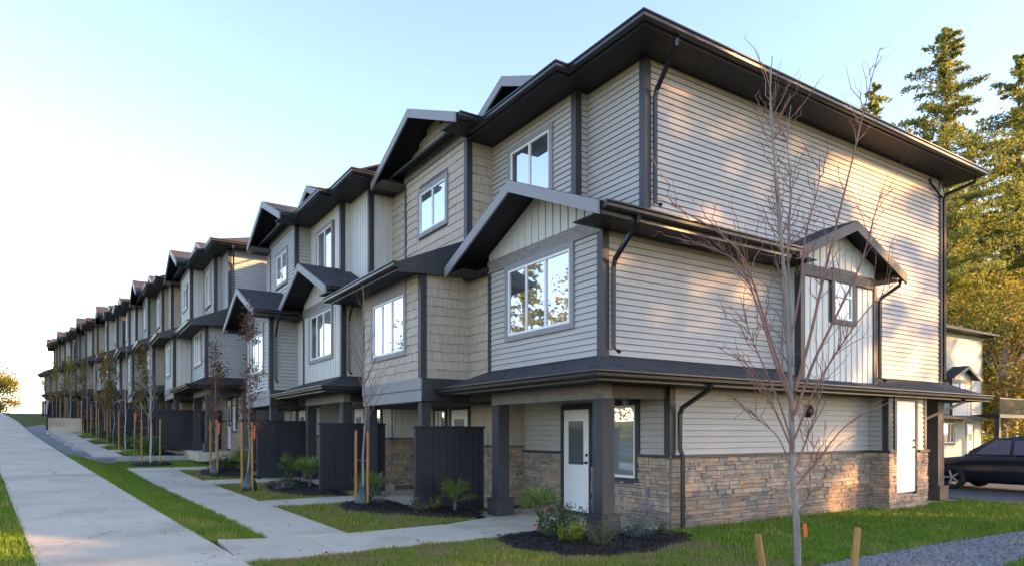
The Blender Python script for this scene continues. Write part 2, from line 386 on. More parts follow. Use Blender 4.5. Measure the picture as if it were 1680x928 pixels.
def battens(parent, P, a0, a1, z0, z1, mat, holes=(), lim=None, each=False, sp=.21):
    mb = MB(); n = max(1, round((a1-a0)/sp)); w = (a1-a0)/n
    for i in range(n):
        a = a0+i*w; b = a+w
        zs = [(z0, z1)]
        for (h0, h1, y0, y1) in holes:
            if h0 < b-.03 and h1 > a+.03:
                zs = [q for s in zs for q in ((s[0], min(s[1], y0)), (max(s[0], y1), s[1])) if q[1]-q[0] > .02]
        for (q0, q1) in zs:
            t0 = t1 = q1
            if lim: t0, t1 = lim(a), lim(b)
            if max(t0, t1)-q0 < .03: continue
            t0 = max(t0, q0+.005); t1 = max(t1, q0+.005)
            if each: mb = MB()
            mb.hexa([P(a+.004, 0, q0), P(b-.004, 0, q0), P(b-.004, .010, q0), P(a+.004, .010, q0), P(a+.004, 0, t0), P(b-.004, 0, t1), P(b-.004, .010, t1), P(a+.004, .010, t0)])
            tm = min(t0, t1)
            if tm-q0 > .02: mb.hexa([P(a-.0, .0, q0), P(a+.038, .0, q0), P(a+.032, .026, q0), P(a+.006, .026, q0), P(a, 0, tm), P(a+.038, 0, tm), P(a+.032, .026, tm), P(a+.006, .026, tm)])
            if each: mb.add('batten_board', mat, parent)
    if not each: mb.add('batten_siding', mat, parent)
SIDE = {'lap': lap, 'lap2': lap, 'lapgreen': lap, 'shake': shakes, 'batten': battens}
def clad(parent, P, a0, a1, z0, z1, mat, holes=(), each=False):
    SIDE[mat](parent, P, a0, a1, z0, z1, mat, holes=holes, each=each)
ROCKS = []
for k in range(8):
    r = random.Random(k+50); m_ = MB()
    q = lambda s: s*r.uniform(.0, .05)
    p = []
    for z in (-.5, .5):
        for (x, y) in ((-.5, .5), (.5, .5), (.5, -.5), (-.5, -.5)):
            p.append((x+r.uniform(-.03, .03)*(y < 0), y+(r.uniform(-.0, .35) if y < 0 else 0), z+r.uniform(-.06, .06)*(y < 0)))
    m_.hexa(p); me_ = bpy.data.meshes.new('stone'); me_.from_pydata(m_.v, [], m_.f); me_.materials.append(M['stone']); ROCKS.append(me_)
def stones(parent, kind, plane, a0, a1, z0, z1, holes=(), each=0, size=1.):
    P = FM(kind, plane); mb = MB(); z = z0; cnt = 0; row = 0
    while z < z1-.02:
        h = rng.choice((.048, .06, .075, .09))*size
        if z1-z-h < .05: h = z1-z
        for (s0, s1) in cut([(a0, a1)], holes, z, z+h):
            x = s0
            while x < s1-.01:
                w = rng.uniform(.10, .36)*size
                if s1-x-w < .09: w = s1-x
                subs = [(z, h)] if h < .09 or rng.random() < .8 else [(z, h*.5), (z+h*.5, h*.5)]
                for (zz, hh) in subs:
                    d = rng.uniform(.045, .072)
                    if cnt < each:
                        o = bpy.data.objects.new('stone', rng.choice(ROCKS)); COL.objects.link(o); o.parent = parent; cnt += 1
                        o.location = P(x+w/2, d/2, zz+hh/2); o.scale = (w-.008, d, hh-.008)
                        if kind == 'F': o.rotation_euler = (0, 0, -math.pi/2)
                    else:
                        j = lambda: rng.uniform(-.008, .008); f0 = len(mb.f)
                        mb.hexa([P(x+.004, 0, zz+.003), P(x+w-.004, 0, zz+.003), P(x+w-.004+j(), d+j(), zz+.004+j()*.5), P(x+.004+j(), d+j(), zz+.004+j()*.5),
                                 P(x+.004, 0, zz+hh-.003), P(x+w-.004, 0, zz+hh-.003), P(x+w-.004+j(), d+j(), zz+hh-.004+j()*.5), P(x+.004+j(), d+j(), zz+hh-.004+j()*.5)])
                        mb.r += [rng.random()]*(len(mb.f)-f0)
                x += w
        z += h; row += 1
    if mb.f: mb.add('stone_veneer', 'stone', parent, kind='stuff')
    return cnt
def pbox(mb, P, a0, a1, d0, d1, z0, z1):
    mb.hexa([P(a0, d0, z0), P(a1, d0, z0), P(a1, d1, z0), P(a0, d1, z0), P(a0, d0, z1), P(a1, d0, z1), P(a1, d1, z1), P(a0, d1, z1)]); return mb
def window(parent, P, a0, a1, z0, z1, lites=(.5,), trim=.10, head=.10, glass='glass', rail=None, tmat='rake'):
    fr = MB(); w = .045
    pbox(fr, P, a0, a0+w, .0, .04, z0, z1); pbox(fr, P, a1-w, a1, .0, .04, z0, z1)
    pbox(fr, P, a0+w, a1-w, .0, .04, z0, z0+w); pbox(fr, P, a0+w, a1-w, .0, .04, z1-w, z1)
    xs = [a0+(a1-a0)*t for t in lites]
    for x in xs: pbox(fr, P, x-.028, x+.028, .0, .036, z0+w, z1-w)
    if rail: pbox(fr, P, a0+w, a1-w, .0, .044, z0+(z1-z0)*rail-.03, z0+(z1-z0)*rail+.03)
    o = fr.add('window', 'white', parent)
    t = MB(); pbox(t, P, a0-trim, a0, 0, .052, z0-trim, z1+head); pbox(t, P, a1, a1+trim, 0, .052, z0-trim, z1+head)
    pbox(t, P, a0, a1, 0, .050, z1, z1+head); pbox(t, P, a0, a1, 0, .056, z0-trim, z0); t.add('window_trim', tmat, o)
    e = [a0+w]+xs+[a1-w]
    for i in range(len(e)-1):
        l = e[i]+(.028 if i else 0); r = e[i+1]-(.028 if i < len(e)-2 else 0)
        for (zl, zh) in ([(z0+w, z1-w)] if not rail else [(z0+w, z0+(z1-z0)*rail-.03), (z0+(z1-z0)*rail+.03, z1-w)]):
            m = MB(); pbox(m, P, l, r, .004, .016+.004*(i % 2), zl, zh); m.add('pane', glass, o)
    return (a0-trim+.02, a1+trim-.02, z0-trim+.02, z1+head-.02)
def door(parent, P, a0, a1, z0, z1, glazed=True, side=1, tmat='trim', sill=True):
    m = MB(); pbox(m, P, a0, a1, 0, .035, z0, z1)
    w = a1-a0; h = z1-z0
    if glazed:
        g0, g1, h0, h1 = a0+.2*w, a1-.2*w, z0+.46*h, z1-.11*h
        for (x, y, q, r) in ((g0-.05, g0, h0-.05, h1+.05), (g1, g1+.05, h0-.05, h1+.05), (g0, g1, h0-.05, h0), (g0, g1, h1, h1+.05)): pbox(m, P, x, y, .03, .05, q, r)
    o = m.add('door', 'door', parent)
    if glazed: g = MB(); pbox(g, P, g0, g1, .03, .041, h0, h1); g.add('pane', 'doorglass', o)
    hx = a0+.07 if side < 0 else a1-.07
    k = MB(); k.tube([P(hx, .03, z0+.98), P(hx, .085, z0+.98)], .026, 10); k.tube([P(hx, .08, z0+.98), P(hx-side*.11, .08, z0+.975)], .011, 6); k.add('handle', 'black', o)
    k = MB(); k.tube([P(hx, .03, z0+1.13), P(hx, .06, z0+1.13)], .028, 10); k.add('lock', 'black', o)
    t = MB(); pbox(t, P, a0-.09, a0-.004, 0, .056, z0-.05, z1+.1); pbox(t, P, a1+.004, a1+.09, 0, .056, z0-.05, z1+.1); pbox(t, P, a0-.004, a1+.004, 0, .056, z1+.004, z1+.1)
    t.add('door_frame', tmat, o)
    if sill: t = MB(); pbox(t, P, a0-.004, a1+.004, 0, .075, z0-.06, z0-.004); t.add('sill', 'trim', o)
    return (a0-.08, a1+.08, z0-.05, z1+.09)
GUT = [(0, 0), (.075, 0), (.10, .03), (.105, .07), (.125, .095), (.125, .115), (.11, .118), (0, .118)]
def gutter(parent, pts, z, outs, ends=None, name='gutter', prof=GUT, mat='gutter'):   # pts polyline (x,y); outs: outward unit vector per segment
    m = MB()
    for i in range(len(pts)-1):
        p, q = Vector((*pts[i], 0)), Vector((*pts[i+1], 0)); d = (q-p).normalized(); o = Vector((*outs[i], 0))
        k0 = k1 = 0.
        if i > 0: k0 = 1. if d.dot(Vector((*outs[i-1], 0))) < 0 else -1.
        if i < len(pts)-2: k1 = 1. if d.dot(Vector((*outs[i+1], 0))) > 0 else -1.
        A = [p+o*a-d*(k0*a)+Vector((0, 0, z+b)) for a, b in prof]; B = [q+o*a+d*(k1*a)+Vector((0, 0, z+b)) for a, b in prof]
        b = len(m.v); n = len(prof); m.v += [tuple(x) for x in A]+[tuple(x) for x in B]
        flip = (d.cross(o)).z > 0
        fs = [tuple(range(b, b+n))[::-1], tuple(range(b+n, b+2*n))]+[(b+j, b+(j+1) % n, b+n+(j+1) % n, b+n+j) for j in range(n)]
        m.f += [f[::-1] if not flip else f for f in fs]
    return m.add(name, mat, parent)
def spout(parent, pts, r=.042):
    m = MB(); m.tube(pts, r, 4); o = m.add('downspout', 'pipe', parent); return o
def corner(parent, x, y, z0, z1, front=True, side=True, w=.10, mat='trim', left=False):
    m = MB()
    if front:
        if left: m.box(x-.036, y-w, z0, x, y, z1)
        else: m.box(x-.036, y-.036, z0, x, y+w, z1)
    if side and not left: m.box(x+.0005, y-.036, z0, x+w, y, z1)
    m.add('corner_board', mat, parent)
def slabquad(name, parent, top, th=.05, mat='shingle'):
    m = MB(); m.prism([Vector(p)-Vector((0, 0, th)) for p in top], (0, 0, th)); return m.add(name, mat, parent, uv=True)
PT = .43
def gable(parent, P, c, wh, ze, dfront, dback, ww, zband, sid, band=.24, gut=True, each=False, rmat='rake', holes=(), eave_d=None, pt=None):
    pt = pt or PT; zr = ze+pt*wh
    for s in (-1, 1):
        m = MB(); pts = [P(c+s*wh, dback, ze), P(c, dback, zr), P(c, dfront, zr), P(c+s*wh, dfront, ze)]
        slabquad('roof_slope', parent, pts, .045)
        m = MB(); m.prism([P(c+s*wh, dfront-.01, ze-.07), P(c, dfront-.01, zr-.07), P(c, -.02 if dback < -.02 else dback, zr-.07), P(c+s*wh, -.02 if dback < -.02 else dback, ze-.07)], (0, 0, .02))
        m.add('gable_soffit', 'soffit', parent, uv=True)
        rb = MB(); b = [P(c+s*(wh+.012), dfront, ze-.015), P(c, dfront, zr-.01), P(c, dfront, zr-.21), P(c+s*(wh+.012), dfront, ze-.215)]
        rb.prism(b, Vector(P(0, dfront+.04, 0))-Vector(P(0, dfront, 0))); rb.add('rake_board', rmat, parent)
    m = MB(); pbox(m, P, c-ww, c+ww, 0, .045, zband, zband+band); m.add('band_board', 'band' if rmat == 'rake' else rmat, parent)
    zi = zr-.10
    hw = lambda z: min(ww, (zi-z)/pt)
    zb = zband+band
    if sid == 'batten': battens(parent, P, c-ww, c+ww, zb, zi, sid, lim=lambda a: zi-pt*abs(a-c), each=each)
    elif sid == 'shake': shakes(parent, P, c-ww, c+ww, zb, zi-.05, sid, lim=lambda z: (c-hw(z), c+hw(z)), each=each)
    else: lap(parent, P, c-ww, c+ww, zb, zi-.03, sid, lim=lambda z: (c-hw(z), c+hw(z)), each=each)
    m = MB(); m.prism([P(c-ww, -.01, zband-.02), P(c+ww, -.01, zband-.02), P(c+ww, -.01, min(zi-.02, zi-pt*ww+.02)), P(c, -.01, zi-.02), P(c-ww, -.01, min(zi-.02, zi-pt*ww+.02))], Vector(P(0, -.05, 0))-Vector(P(0, 0, 0))); m.add('gable_wall', 'backing', parent)
    return zr
def column(parent, x, y, z0, z1, w=.27):
    m = MB(); h = w/2; m.box(x-h, y-h, z0+.34, x+h, y+h, z1); o = m.add('column', 'column', parent)
    m = MB(); m.box(x-h-.07, y-h-.07, z0, x+h+.07, y+h+.07, z0+.31); m.box(x-h-.085, y-h-.085, z0+.3105, x+h+.085, y+h+.085, z0+.3395); m.add('plinth', 'column', o); return o
BACK = 9.36
def house(label, typ, v0, lvl, p3, p2, p1, sid, prev, end=False, style2='gable', each=False, far=0, block_last=False, span=4.39, esid=None, gsid=None):
    """one townhouse; prev = (x3, x2, x1) facade planes of the neighbour on the near side"""
    esid = esid or sid
    root = thing('townhouse', label, 'townhouse', W(0, v0, lvl), TH, 'townhouses of the row')
    Z1, Z2, Z3 = 2.86, 5.30, 7.83
    s3x = p3; L = span
    base = lambda n, boxes: [MB().box(*b) for b in boxes]
    if end: prev = (BACK, BACK, 6.13)
    # ---- third floor
    if typ == 'P': segs3 = [(0, 1.48, p3, None), (1.48, L, p3-.27, (2.25, 3.61, 6.10, 7.42))]
    else: segs3 = [(0, 3.19, p3, (.95, 2.29, 6.30, 7.25)), (3.19, L, p3+.15, None)]
    w3 = MB()
    for (y0, y1, x, wn_) in segs3: w3.box(x, y0+.001, Z2-.4, BACK, y1, Z3)
    w3 = w3.add('wall', 'backing', root); px = prev[0]
    for i, (y0, y1, x, wn_) in enumerate(segs3):
        h = []
        if wn_: h.append(window(root, FM('F', x), *wn_, lites=(.5,)))
        clad(w3, FM('F', x), y0+.09*(x < px-.04), y1-(.09 if i == 0 and typ == 'Q' else 0), Z2-.1, Z3, sid, h, each)
        if px-x > .04:
            sd = esid if (i == 0 and end) else sid
            clad(w3, FM('E', y0), x+.09, px-(.10 if px == BACK else 0), Z2-.15 if px < BACK else Z2-.1, Z3, sd, [], each and px-x > .4)
            corner(root, x, y0, Z2-.2, Z3)
        if i == 0 and typ == 'Q': corner(root, x, y1, Z2-.2, Z3, left=True)
        px = x
    o = .65; SZ = Z3
    if typ == 'P':
        a = p3-o; b = p3-.27-o; ylast = L-.72
        near = -o if (end or prev[0]-p3 > .04) else 0.
        rx = a+o+L      # hip meets the far side here
        xb = BACK+o if end else prev[0]-.02
        m = MB(); m.box(a, near, SZ, xb if end else BACK-1, 1.48-.3, SZ+.018); m.add('soffit', 'soffit', root, uv=True); m = MB(); m.box(b, 1.48-.3+.001, SZ, BACK-1, L, SZ+.018); m.add('soffit', 'soffit', root, uv=True)
        m = MB(); m.box(a-.02, near-.02*(near < 0), SZ-.02, a, 1.18, SZ+.13); m.box(b-.02, 1.16, SZ-.02, b, ylast+.35, SZ+.13); m.box(b-.02, 1.16, SZ-.02, a-.0205, 1.1795, SZ+.13)
        if near < 0: m.box(a+.0005, near-.02, SZ-.02, xb, near, SZ+.13)
        m.add('fascia', 'gutter', root)
        pts = [(b-.021, ylast+.35), (b-.021, 1.159), (a-.021, 1.159), (a-.021, near-.021)]; outs = [(-1, 0), (0, -1), (-1, 0)]
        if near < 0: pts.append((xb, near-.021)); outs.append((0, -1))
        gutter(root, pts, SZ+.012, outs)
        ze = SZ+.13
        if end:
            hz = lambda d: ze+PT*d
            slabquad('roof_slope', root, [(a, -o, ze), (a+L+o, L, hz(L+o)), (a, L, ze)])
            slabquad('roof_slope', root, [(a, -o, ze), (BACK+o, -o, ze), (BACK+o-L-o, L, hz(L+o)), (a+L+o, L, hz(L+o))])
            slabquad('roof_slope', root, [(BACK+o, -o, ze), (BACK+o, L, ze), (BACK+o-L-o, L, hz(L+o))])
        else:
            zz = ze+PT*(4.4-a)
            slabquad('roof_slope', root, [(a, near, ze), (4.4, near, zz), (4.4, L, zz), (a, L, ze)]); slabquad('roof_slope', root, [(4.4, near, zz), (10.1, near, ze), (10.1, L, ze), (4.4, L, zz)])
        slabquad('roof_slope', root, [(b, 1.16, ze), (b+1.6, 1.16, ze+PT*1.6), (b+1.6, L, ze+PT*1.6), (b, L, ze)], .045)
        gable(root, FM('F', p3-.27+.12), 3.28, 1.25, 8.23, .55, -2.4, .9, 8.21, sid if sid != 'shake' else 'lap', band=.12)
        if end:
            spout(root, [(p3+.04, near+.0, SZ+.02), (p3+.04, near+.0, SZ-.10), (p3+.15, -.12, SZ-.55), (p3+.15, -.085, SZ-.66), (p3+.15, -.085, Z2+.12), (p3+.17, -.2, Z2+.06)])
    else:
        a = p3-o; xs = p3+.15-.5
        m = MB(); m.box(xs, 3.19, SZ, BACK-1, L, SZ+.018); m.box(p3-.0, 0, SZ, BACK-1, 3.189, SZ+.018); m.add('soffit', 'soffit', root, uv=True)
        zr = gable(root, FM('F', p3), 1.6, 1.6+o, SZ+.10, .63, -5.2, 1.6, SZ-.06, sid, each=each)
        # closed eave boxes of the bay gable
        m = MB(); m.box(p3-.62, -o+.005, SZ-.04, p3+3.5, .0, SZ-.02); m.add('soffit', 'soffit', root, uv=True)
        gutter(root, [(p3-.6, -o-.012), (p3+4, -o-.012)], SZ-.03, [(0, -1)])
        m = MB(); m.box(p3-.62, 3.2, SZ-.04, p3+.3, 3.2+o, SZ-.02); m.box(xs-.02, 3.19, SZ-.03, xs, L+.3, SZ+.12); m.add('fascia', 'gutter', root)
        gutter(root, [(xs-.021, L+.1), (xs-.021, 3.9)], SZ+.0, [(-1, 0)])
        ze = SZ+.13; zz = ze+PT*(4.4-xs)
        slabquad('roof_slope', root, [(xs, 0, ze), (4.4, 0, zz), (4.4, L, zz), (xs, L, ze)]); slabquad('roof_slope', root, [(4.4, 0, zz), (10.1, 0, ze), (10.1, L, ze), (4.4, L, zz)])
    # ---- second floor
    if typ == 'P': segs2 = [(0, 3.46, p2, (.79, 2.71, 3.475, 4.72)), (3.46, L, p2+.07, None)]
    else: segs2 = [(0, 3.30, p2, (.81, 2.59, 3.29, 4.50)), (3.30, L, p2+.40, None)]
    zb2 = Z1-.35 if typ == 'P' else 2.2
    w2 = MB()
    for (y0, y1, x, wn_) in segs2: w2.box(x, y0+.001, zb2, BACK, y1, Z2-.4)
    w2 = w2.add('wall', 'backing', root); px = prev[1]
    for i, (y0, y1, x, wn_) in enumerate(segs2):
        sd = gsid if (gsid and i == 1) else sid; zt = 4.83; h = []
        if wn_: h.append(window(root, FM('F', x), *wn_, lites=(.37, .68), head=.10 if typ == 'P' and style2 == 'gable' else .30))
        clad(w2, FM('F', x), y0+.09*(x < px-.03), y1-(.09 if i == 0 else 0), Z1-.1 if typ == 'P' else 2.66, zt, sd, h, each)
        if px-x > .03:
            s_ = esid if (i == 0 and end) else sid
            if end and i == 0:
                P_ = FM('E', y0); clad(w2, P_, x+.09, BACK-.1, Z1-.1, 4.86, s_, [(3.06, 5.74, 0, 9)], each)
                clad(w2, P_, 2.4, BACK-.1, 4.87, Z2-.1, s_, [(2.5, 6.1, 0, 9)], each)
            else: clad(w2, FM('E', y0), x+.09, px, Z1-.1 if typ == 'P' else 2.66, zt+.25, s_, [], each)
            corner(root, x, y0, Z1-.1 if typ == 'P' else 2.66, zt+.05)
        if i == 0: corner(root, x, y1, Z1-.1 if typ == 'P' else 2.66, zt, left=True)
        px = x
    if style2 == 'gable':
        wv = 3.46 if typ == 'P' else 3.30; c = wv/2; dbk = -(s3x-p2)-.1
        gable(root, FM('F', p2), c, c+.65, 5.0, .63, dbk, c, 4.80, 'batten' if typ == 'P' else sid, each=each)
        m = MB(); m.box(p2-.6, -.64, 4.83, s3x+.0, -.0005, 4.848); m.add('soffit', 'soffit', root, uv=True); m = MB(); m.box(p2-.6, wv+.0005, 4.83, s3x, wv+.64, 4.848); m.add('soffit', 'soffit', root, uv=True)
        xe = 2.62 if end else s3x
        m = MB(); m.box(p2-.62, -.672, 4.80, xe, -.652, 4.985); m.add('fascia', 'gutter', root)
        gutter(root, [(p2-.60, -.673), (xe, -.673)], 4.865, [(0, -1)])
        if end:
            m = MB(); m.box(s3x+.001, -.64, 4.83, xe, -.0005, 4.848); m.add('soffit', 'soffit', root, uv=True)
            slabquad('roof_slope', root, [(s3x-.6, -.655, 5.0), (xe, -.655, 5.0), (xe, .02, 5.29), (s3x-.6, .02, 5.29)])
        spout(root, [(p2+.08, -.72, 4.88), (p2+.08, -.70, 4.78), (p2+.15, -.12, 4.36), (p2+.15, -.085, 4.25), (p2+.15, -.085, 2.98), (p2+.17, -.2, 2.9)])
        slabquad('roof_cap', root, [(p2-.1, 3.4, 4.93), (s3x, 3.4, 5.15), (s3x, L, 5.15), (p2-.1, L, 4.93)], .10)
    else:
        xe = p2-.56; zw = 4.93+PT*(s3x-xe); n_ = -.13 if typ == 'Q' else -.5
        if typ == 'P': n_ = -.5
        slabquad('roof_slope', root, [(xe, n_, 4.93), (s3x+.02, n_, zw), (s3x+.02, L-.1, zw), (xe, L-.1, 4.93)], .05)
        m = MB(); m.prism([(xe, n_-.025, 4.92), (s3x, n_-.025, zw-.01), (s3x, n_-.025, 4.80), (xe, n_-.025, 4.72)], (0, .025, 0)); m.add('rake_fascia', 'trim', root)
        m = MB(); m.box(xe, n_, 4.80, s3x, L-.1, 4.818); m.add('soffit', 'soffit', root, uv=True)
        m = MB(); m.box(xe-.02, n_-.024, 4.75, xe, L-.1, 4.92); m.add('fascia', 'gutter', root)
        gutter(root, [(xe-.021, L-.1), (xe-.021, n_-.025)], 4.80, [(-1, 0)], mat='gutter')
    # ---- ground floor
    w1 = MB(); w1.box(p1, .001, -.4, 7.6, L, 2.6); w1 = w1.add('wall', 'backing', root); F1 = FM('F', p1); zc = 1.21
    if typ == 'P':
        h = [door(root, F1, 2.09, 2.90, .07, 2.10, side=-1), window(root, F1, .80, 1.72, .82, 2.14, (.68,), tmat='trim')]
    else:
        h = [door(root, F1, 1.55, 2.4, .07, 2.10), window(root, F1, 2.75, 3.3, .95, 2.1, (.5,), tmat='trim')]
    hs = [(a_, b_, c_, d_) for (a_, b_, c_, d_) in h]
    clad(w1, F1, .09, L, zc+.05, 2.45, sid, hs, each)
    ecnt = 290 if each and end else 0
    if end: ecnt -= stones(w1, 'E', 0, .0, 6.13, -.03, zc, (), 225)
    stones(w1, 'F', p1, .0, L, -.03, zc, hs, max(ecnt, 0))
    m = MB()
    for (a_, b_) in cut([(-.075 if end else 0, L)], hs, zc, zc+.05): pbox(m, F1, a_, b_, 0, .095, zc, zc+.05)
    if end: pbox(m, FM('E', 0), p1+.0005, 6.13, 0, .095, zc, zc+.05)
    m.add('stone_cap', 'trim', root)
    if prev[2]-p1 > .1 and not end:
        clad(w1, FM('E', 0), p1, prev[2], zc+.05, 2.45, sid, [], False); stones(w1, 'E', 0, p1, prev[2], -.03, zc)
    if typ == 'P':
        fx = p2-.65; near = -.65; yl = L-.1; q = .31/.65
        xe = BACK+.95 if end else max(prev[1]-.0, p2+.05)
        ze = 2.55
        slabquad('porch_roof', root, [(fx, near, ze), (p2+.02, .02, ze+.32), (p2+.02, 3.5, ze+.32), (fx, yl, ze)], .05)
        slabquad('porch_roof', root, [(p2+.02, 3.5, ze+.32), (p2+.09, yl, ze+.2), (fx, yl, ze)], .05)
        if end: slabquad('porch_roof', root, [(fx, near, ze), (xe, near, ze), (BACK+.3, .02, ze+.32), (p2+.02, .02, ze+.32)], .05)
        else: slabquad('porch_roof', root, [(fx, near, ze), (xe, near, ze), (xe, .02, ze+.32), (p2+.02, .02, ze+.32)], .05)
        if end: slabquad('porch_roof', root, [(xe, near, ze), (xe, 3.5, ze), (BACK+.1, 3.5, ze+.32), (BACK+.3, .02, ze+.32)], .05)
        m = MB(); m.box(fx, near, 2.42, p1, yl, 2.438)
        if end:
            m.add('soffit', 'soffit', root, uv=True); m = MB(); m.box(p1+.0005, near, 2.42, xe, -.0005, 2.438); m.add('soffit', 'soffit', root, uv=True); m = MB(); m.box(7.61, .0, 2.42, xe, 3.5, 2.438)
        m.add('soffit', 'soffit', root, uv=True)
        m = MB(); m.box(fx-.02, near-.02, 2.40, fx, yl, 2.535); m.box(fx+.0005, near-.02, 2.40, xe, near, 2.535); m.box(fx-.02, yl+.0005, 2.40, p2+.07, yl+.02, 2.535)
        if end: m.box(xe+.0005, near-.02, 2.40, xe+.02, 3.5, 2.535)
        m.add('fascia', 'gutter', root)
        pts = [(fx-.021, yl), (fx-.021, near-.021), (xe+.02*end, near-.021)]; gutter(root, pts, 2.43, [(-1, 0), (0, -1)])
        m = MB(); m.box(p2+.04, .02, 2.19, p2+.22, 3.44, 2.4195); m.add('porch_beam', 'band', root)
        m = MB(); m.box(p2+.2205, .03, 2.2, p1, .2, 2.4195); m.add('porch_beam', 'trim', root)
        column(root, p2+.16, .17, 0, 2.189, .25); column(root, p2+.16, 3.29, 0, 2.189, .25)
        if not far:
            m = MB(); m.box(p2-.25, -.05, -.35, p1+.02, L-.02, .0); m.add('porch_slab', 'concrete', root)
    else:
        m = MB(); m.box(p2-.01, 0, 2.19, p2+.15, 3.3, 2.42); m.box(p2-.035, -.02, 2.43, p2-.0005, 3.3, 2.66); m.add('porch_beam', 'rake', root)
        m = MB(); m.box(p2+.0, -.022, 2.19, prev[1] if prev[1] < 3 else p1, -.0005, 2.66); m.add('porch_beam', 'trim', root)
        m = MB(); m.box(p2, 0.001, 2.17, p1, L, 2.188); m.add('soffit', 'soffit', root, uv=True)
        column(root, p2+.14, .17, 0, 2.169, .2); column(root, p2+.14, 3.1, 0, 2.169, .2)
        if not far: m = MB(); m.box(p2-.15, .0, -.35, p1+.02, L-.02, .0); m.add('porch_slab', 'concrete', root)
    if not far:
        k = MB(); k.tube([FM('F', p1)(1.0, .03, 2.2), FM('F', p1)(1.0, .12, 2.2)], .05, 10); k.add('porch_light', 'lamp', root)
    return root

# ------------------------------------------------------------------ the near end house (with its end wall bay, bump-out and back post)
h1 = house('greige lap-sided corner townhouse with stone base, nearest in the row', 'P', 0, 0, -.58, -1.49, 0, 'lap', None, end=True, each=True, gsid='shake')
def end_details(root):
    E = FM('E', -.38); E0 = FM('E', 0)
    # white bay
    wb = MB().box(3.10, -.38, 2.55, 5.70, -.0005, 5.2).add('wall', 'backing', root)
    hb = window(root, E, 4.17, 4.80, 3.90, 4.80, (), head=.10, glass='greenglass', rail=.52, tmat='darkband')
    battens(wb, E, 3.19, 5.61, 2.60, 4.62, 'batten', [hb], each=True, sp=.2)
    battens(wb, FM('F', 3.10), -.29, -.0, 2.60, 4.8, 'batten')
    corner(root, 3.10, -.38, 2.6, 4.7); m = MB(); m.box(5.61, -.416, 2.6, 5.70, -.38, 4.7); m.box(5.7005, -.416, 2.6, 5.736, 0, 4.7); m.add('corner_board', 'trim', root)
    gable(root, E, 4.36, 1.86, 4.99, .36, -.40, 1.30, 4.64, 'batten', band=.22, rmat='darkband', each=True)
    m = MB(); m.box(2.52, -.73, 4.83, 3.09, -.02, 4.848); m.add('soffit', 'soffit', root, uv=True); m = MB(); m.box(5.71, -.73, 4.83, 6.2, -.02, 4.848); m.add('soffit', 'soffit', root, uv=True)
    spout(root, [(6.12, -.70, 4.90), (6.12, -.68, 4.74), (5.86, -.46, 4.5), (5.79, -.44, 4.42), (5.79, -.44, 2.80), (5.8, -.56, 2.72)])
    m = MB(); pbox(m, E0, 5.72, BACK-.1, .0, .032, Z2b-.03, Z2b+.03); m.add('belt_course', 'lap', root)
    # back corner
    m = MB(); m.box(BACK-.1, -.036, 2.75, BACK+.0, -.0005, 7.83); m.box(BACK+.0005, -.036, 2.75, BACK+.036, .1, 7.83); m.add('corner_board', 'trim', root)
    spout(root, [(BACK+.45, -.60, 7.82), (BACK+.45, -.58, 7.70), (BACK+.05, -.1, 7.45), (BACK+.02, -.09, 7.35), (BACK+.02, -.09, 2.95), (BACK+.02, -.2, 2.88)])
    spout(root, [(BACK-.62, -.05, 7.72), (BACK-.62, -.07, 7.62), (BACK-.1, -.09, 7.36)], .032)
    # ground level: entry corner trim, downspout, bump-out with service door, back post
    w = MB(); w.box(6.13, -.43, -.3, 7.72, -.0005, 2.42); w = w.add('wall', 'backing', root); B = FM('E', -.43); S = FM('F', 6.13)
    clad(root.children[0] if False else w, S, -.34, 0, 1.26, 2.42, 'lap', [], True)
    hd = door(root, B, 6.40, 7.21, .34, 2.33, glazed=False, side=1, sill=False)
    clad(w, B, 6.24, 7.62, 1.26, 2.42, 'lap', [hd], True)
    stones(w, 'F', 6.13, -.5, 0, -.03, 1.21, (), 0); stones(w, 'E', -.43, 6.13, 7.72, -.03, 1.21, [(6.38, 7.23, .34, 2)], 0)
    corner(root, 6.13, -.43, 1.26, 2.42); m = MB(); m.box(7.62, -.466, 1.26, 7.72, -.43, 2.42); m.add('corner_board', 'trim', root)
    m = MB(); m.box(6.045, -.53, 1.21, 6.13, -.096, 1.26); m.box(6.1305, -.53, 1.21, 6.32, -.43, 1.26); m.box(7.29, -.53, 1.21, 7.73, -.43, 1.26); m.add('stone_cap', 'trim', root)
    clad(w, E0, .10, 6.13, 1.26, 2.42, 'lap', [], True); corner(root, 0, 0, 1.262, 2.42)
    spout(root, [(.2, -.72, 2.44), (.2, -.70, 2.36), (.16, -.13, 2.06), (.15, -.09, 1.96), (.15, -.09, 1.36), (.15, -.15, 1.24), (.15, -.15, .02)])
    spout(root, [(9.0, -.70, 2.44), (9.0, -.68, 2.36), (7.9, -.35, 1.95), (7.80, -.33, 1.85), (7.80, -.33, 1.3), (7.84, -.40, 1.15), (7.84, -.40, .06)])
    column(root, 9.35, .12, 0, 2.418, .30)
    m = MB(); m.tube([(3.9, -.0, 2.07), (3.9, -.09, 2.07)], .095, 14); m.box(3.81, -.04, 1.95, 3.99, 0, 2.2); m.add('alarm_bell', 'red', root, True)
    m = MB(); m.box(-.085, .42, .52, -.05, .50, .68); m.add('hose_outlet', 'greyplastic', root)
    m = MB(); m.box(-.062, 1.93, .98, -.02, 2.0, 1.25); m.add('house_number_box', 'black', root)
    m = MB(); m.box(7.72, -.25, -.3, 16.2, 3.5, -.02); m.add('driveway_apron', 'oldconcrete', root)
    m = MB(); m.box(7.61, .4, -.3, 7.75, 4.2, 2.42); m.add('garage_wall', 'backing', root)
    m = MB()
    for k in range(5): m.box(7.755, .8, .02+k*.42, 7.79, 3.6, .42+k*.42)
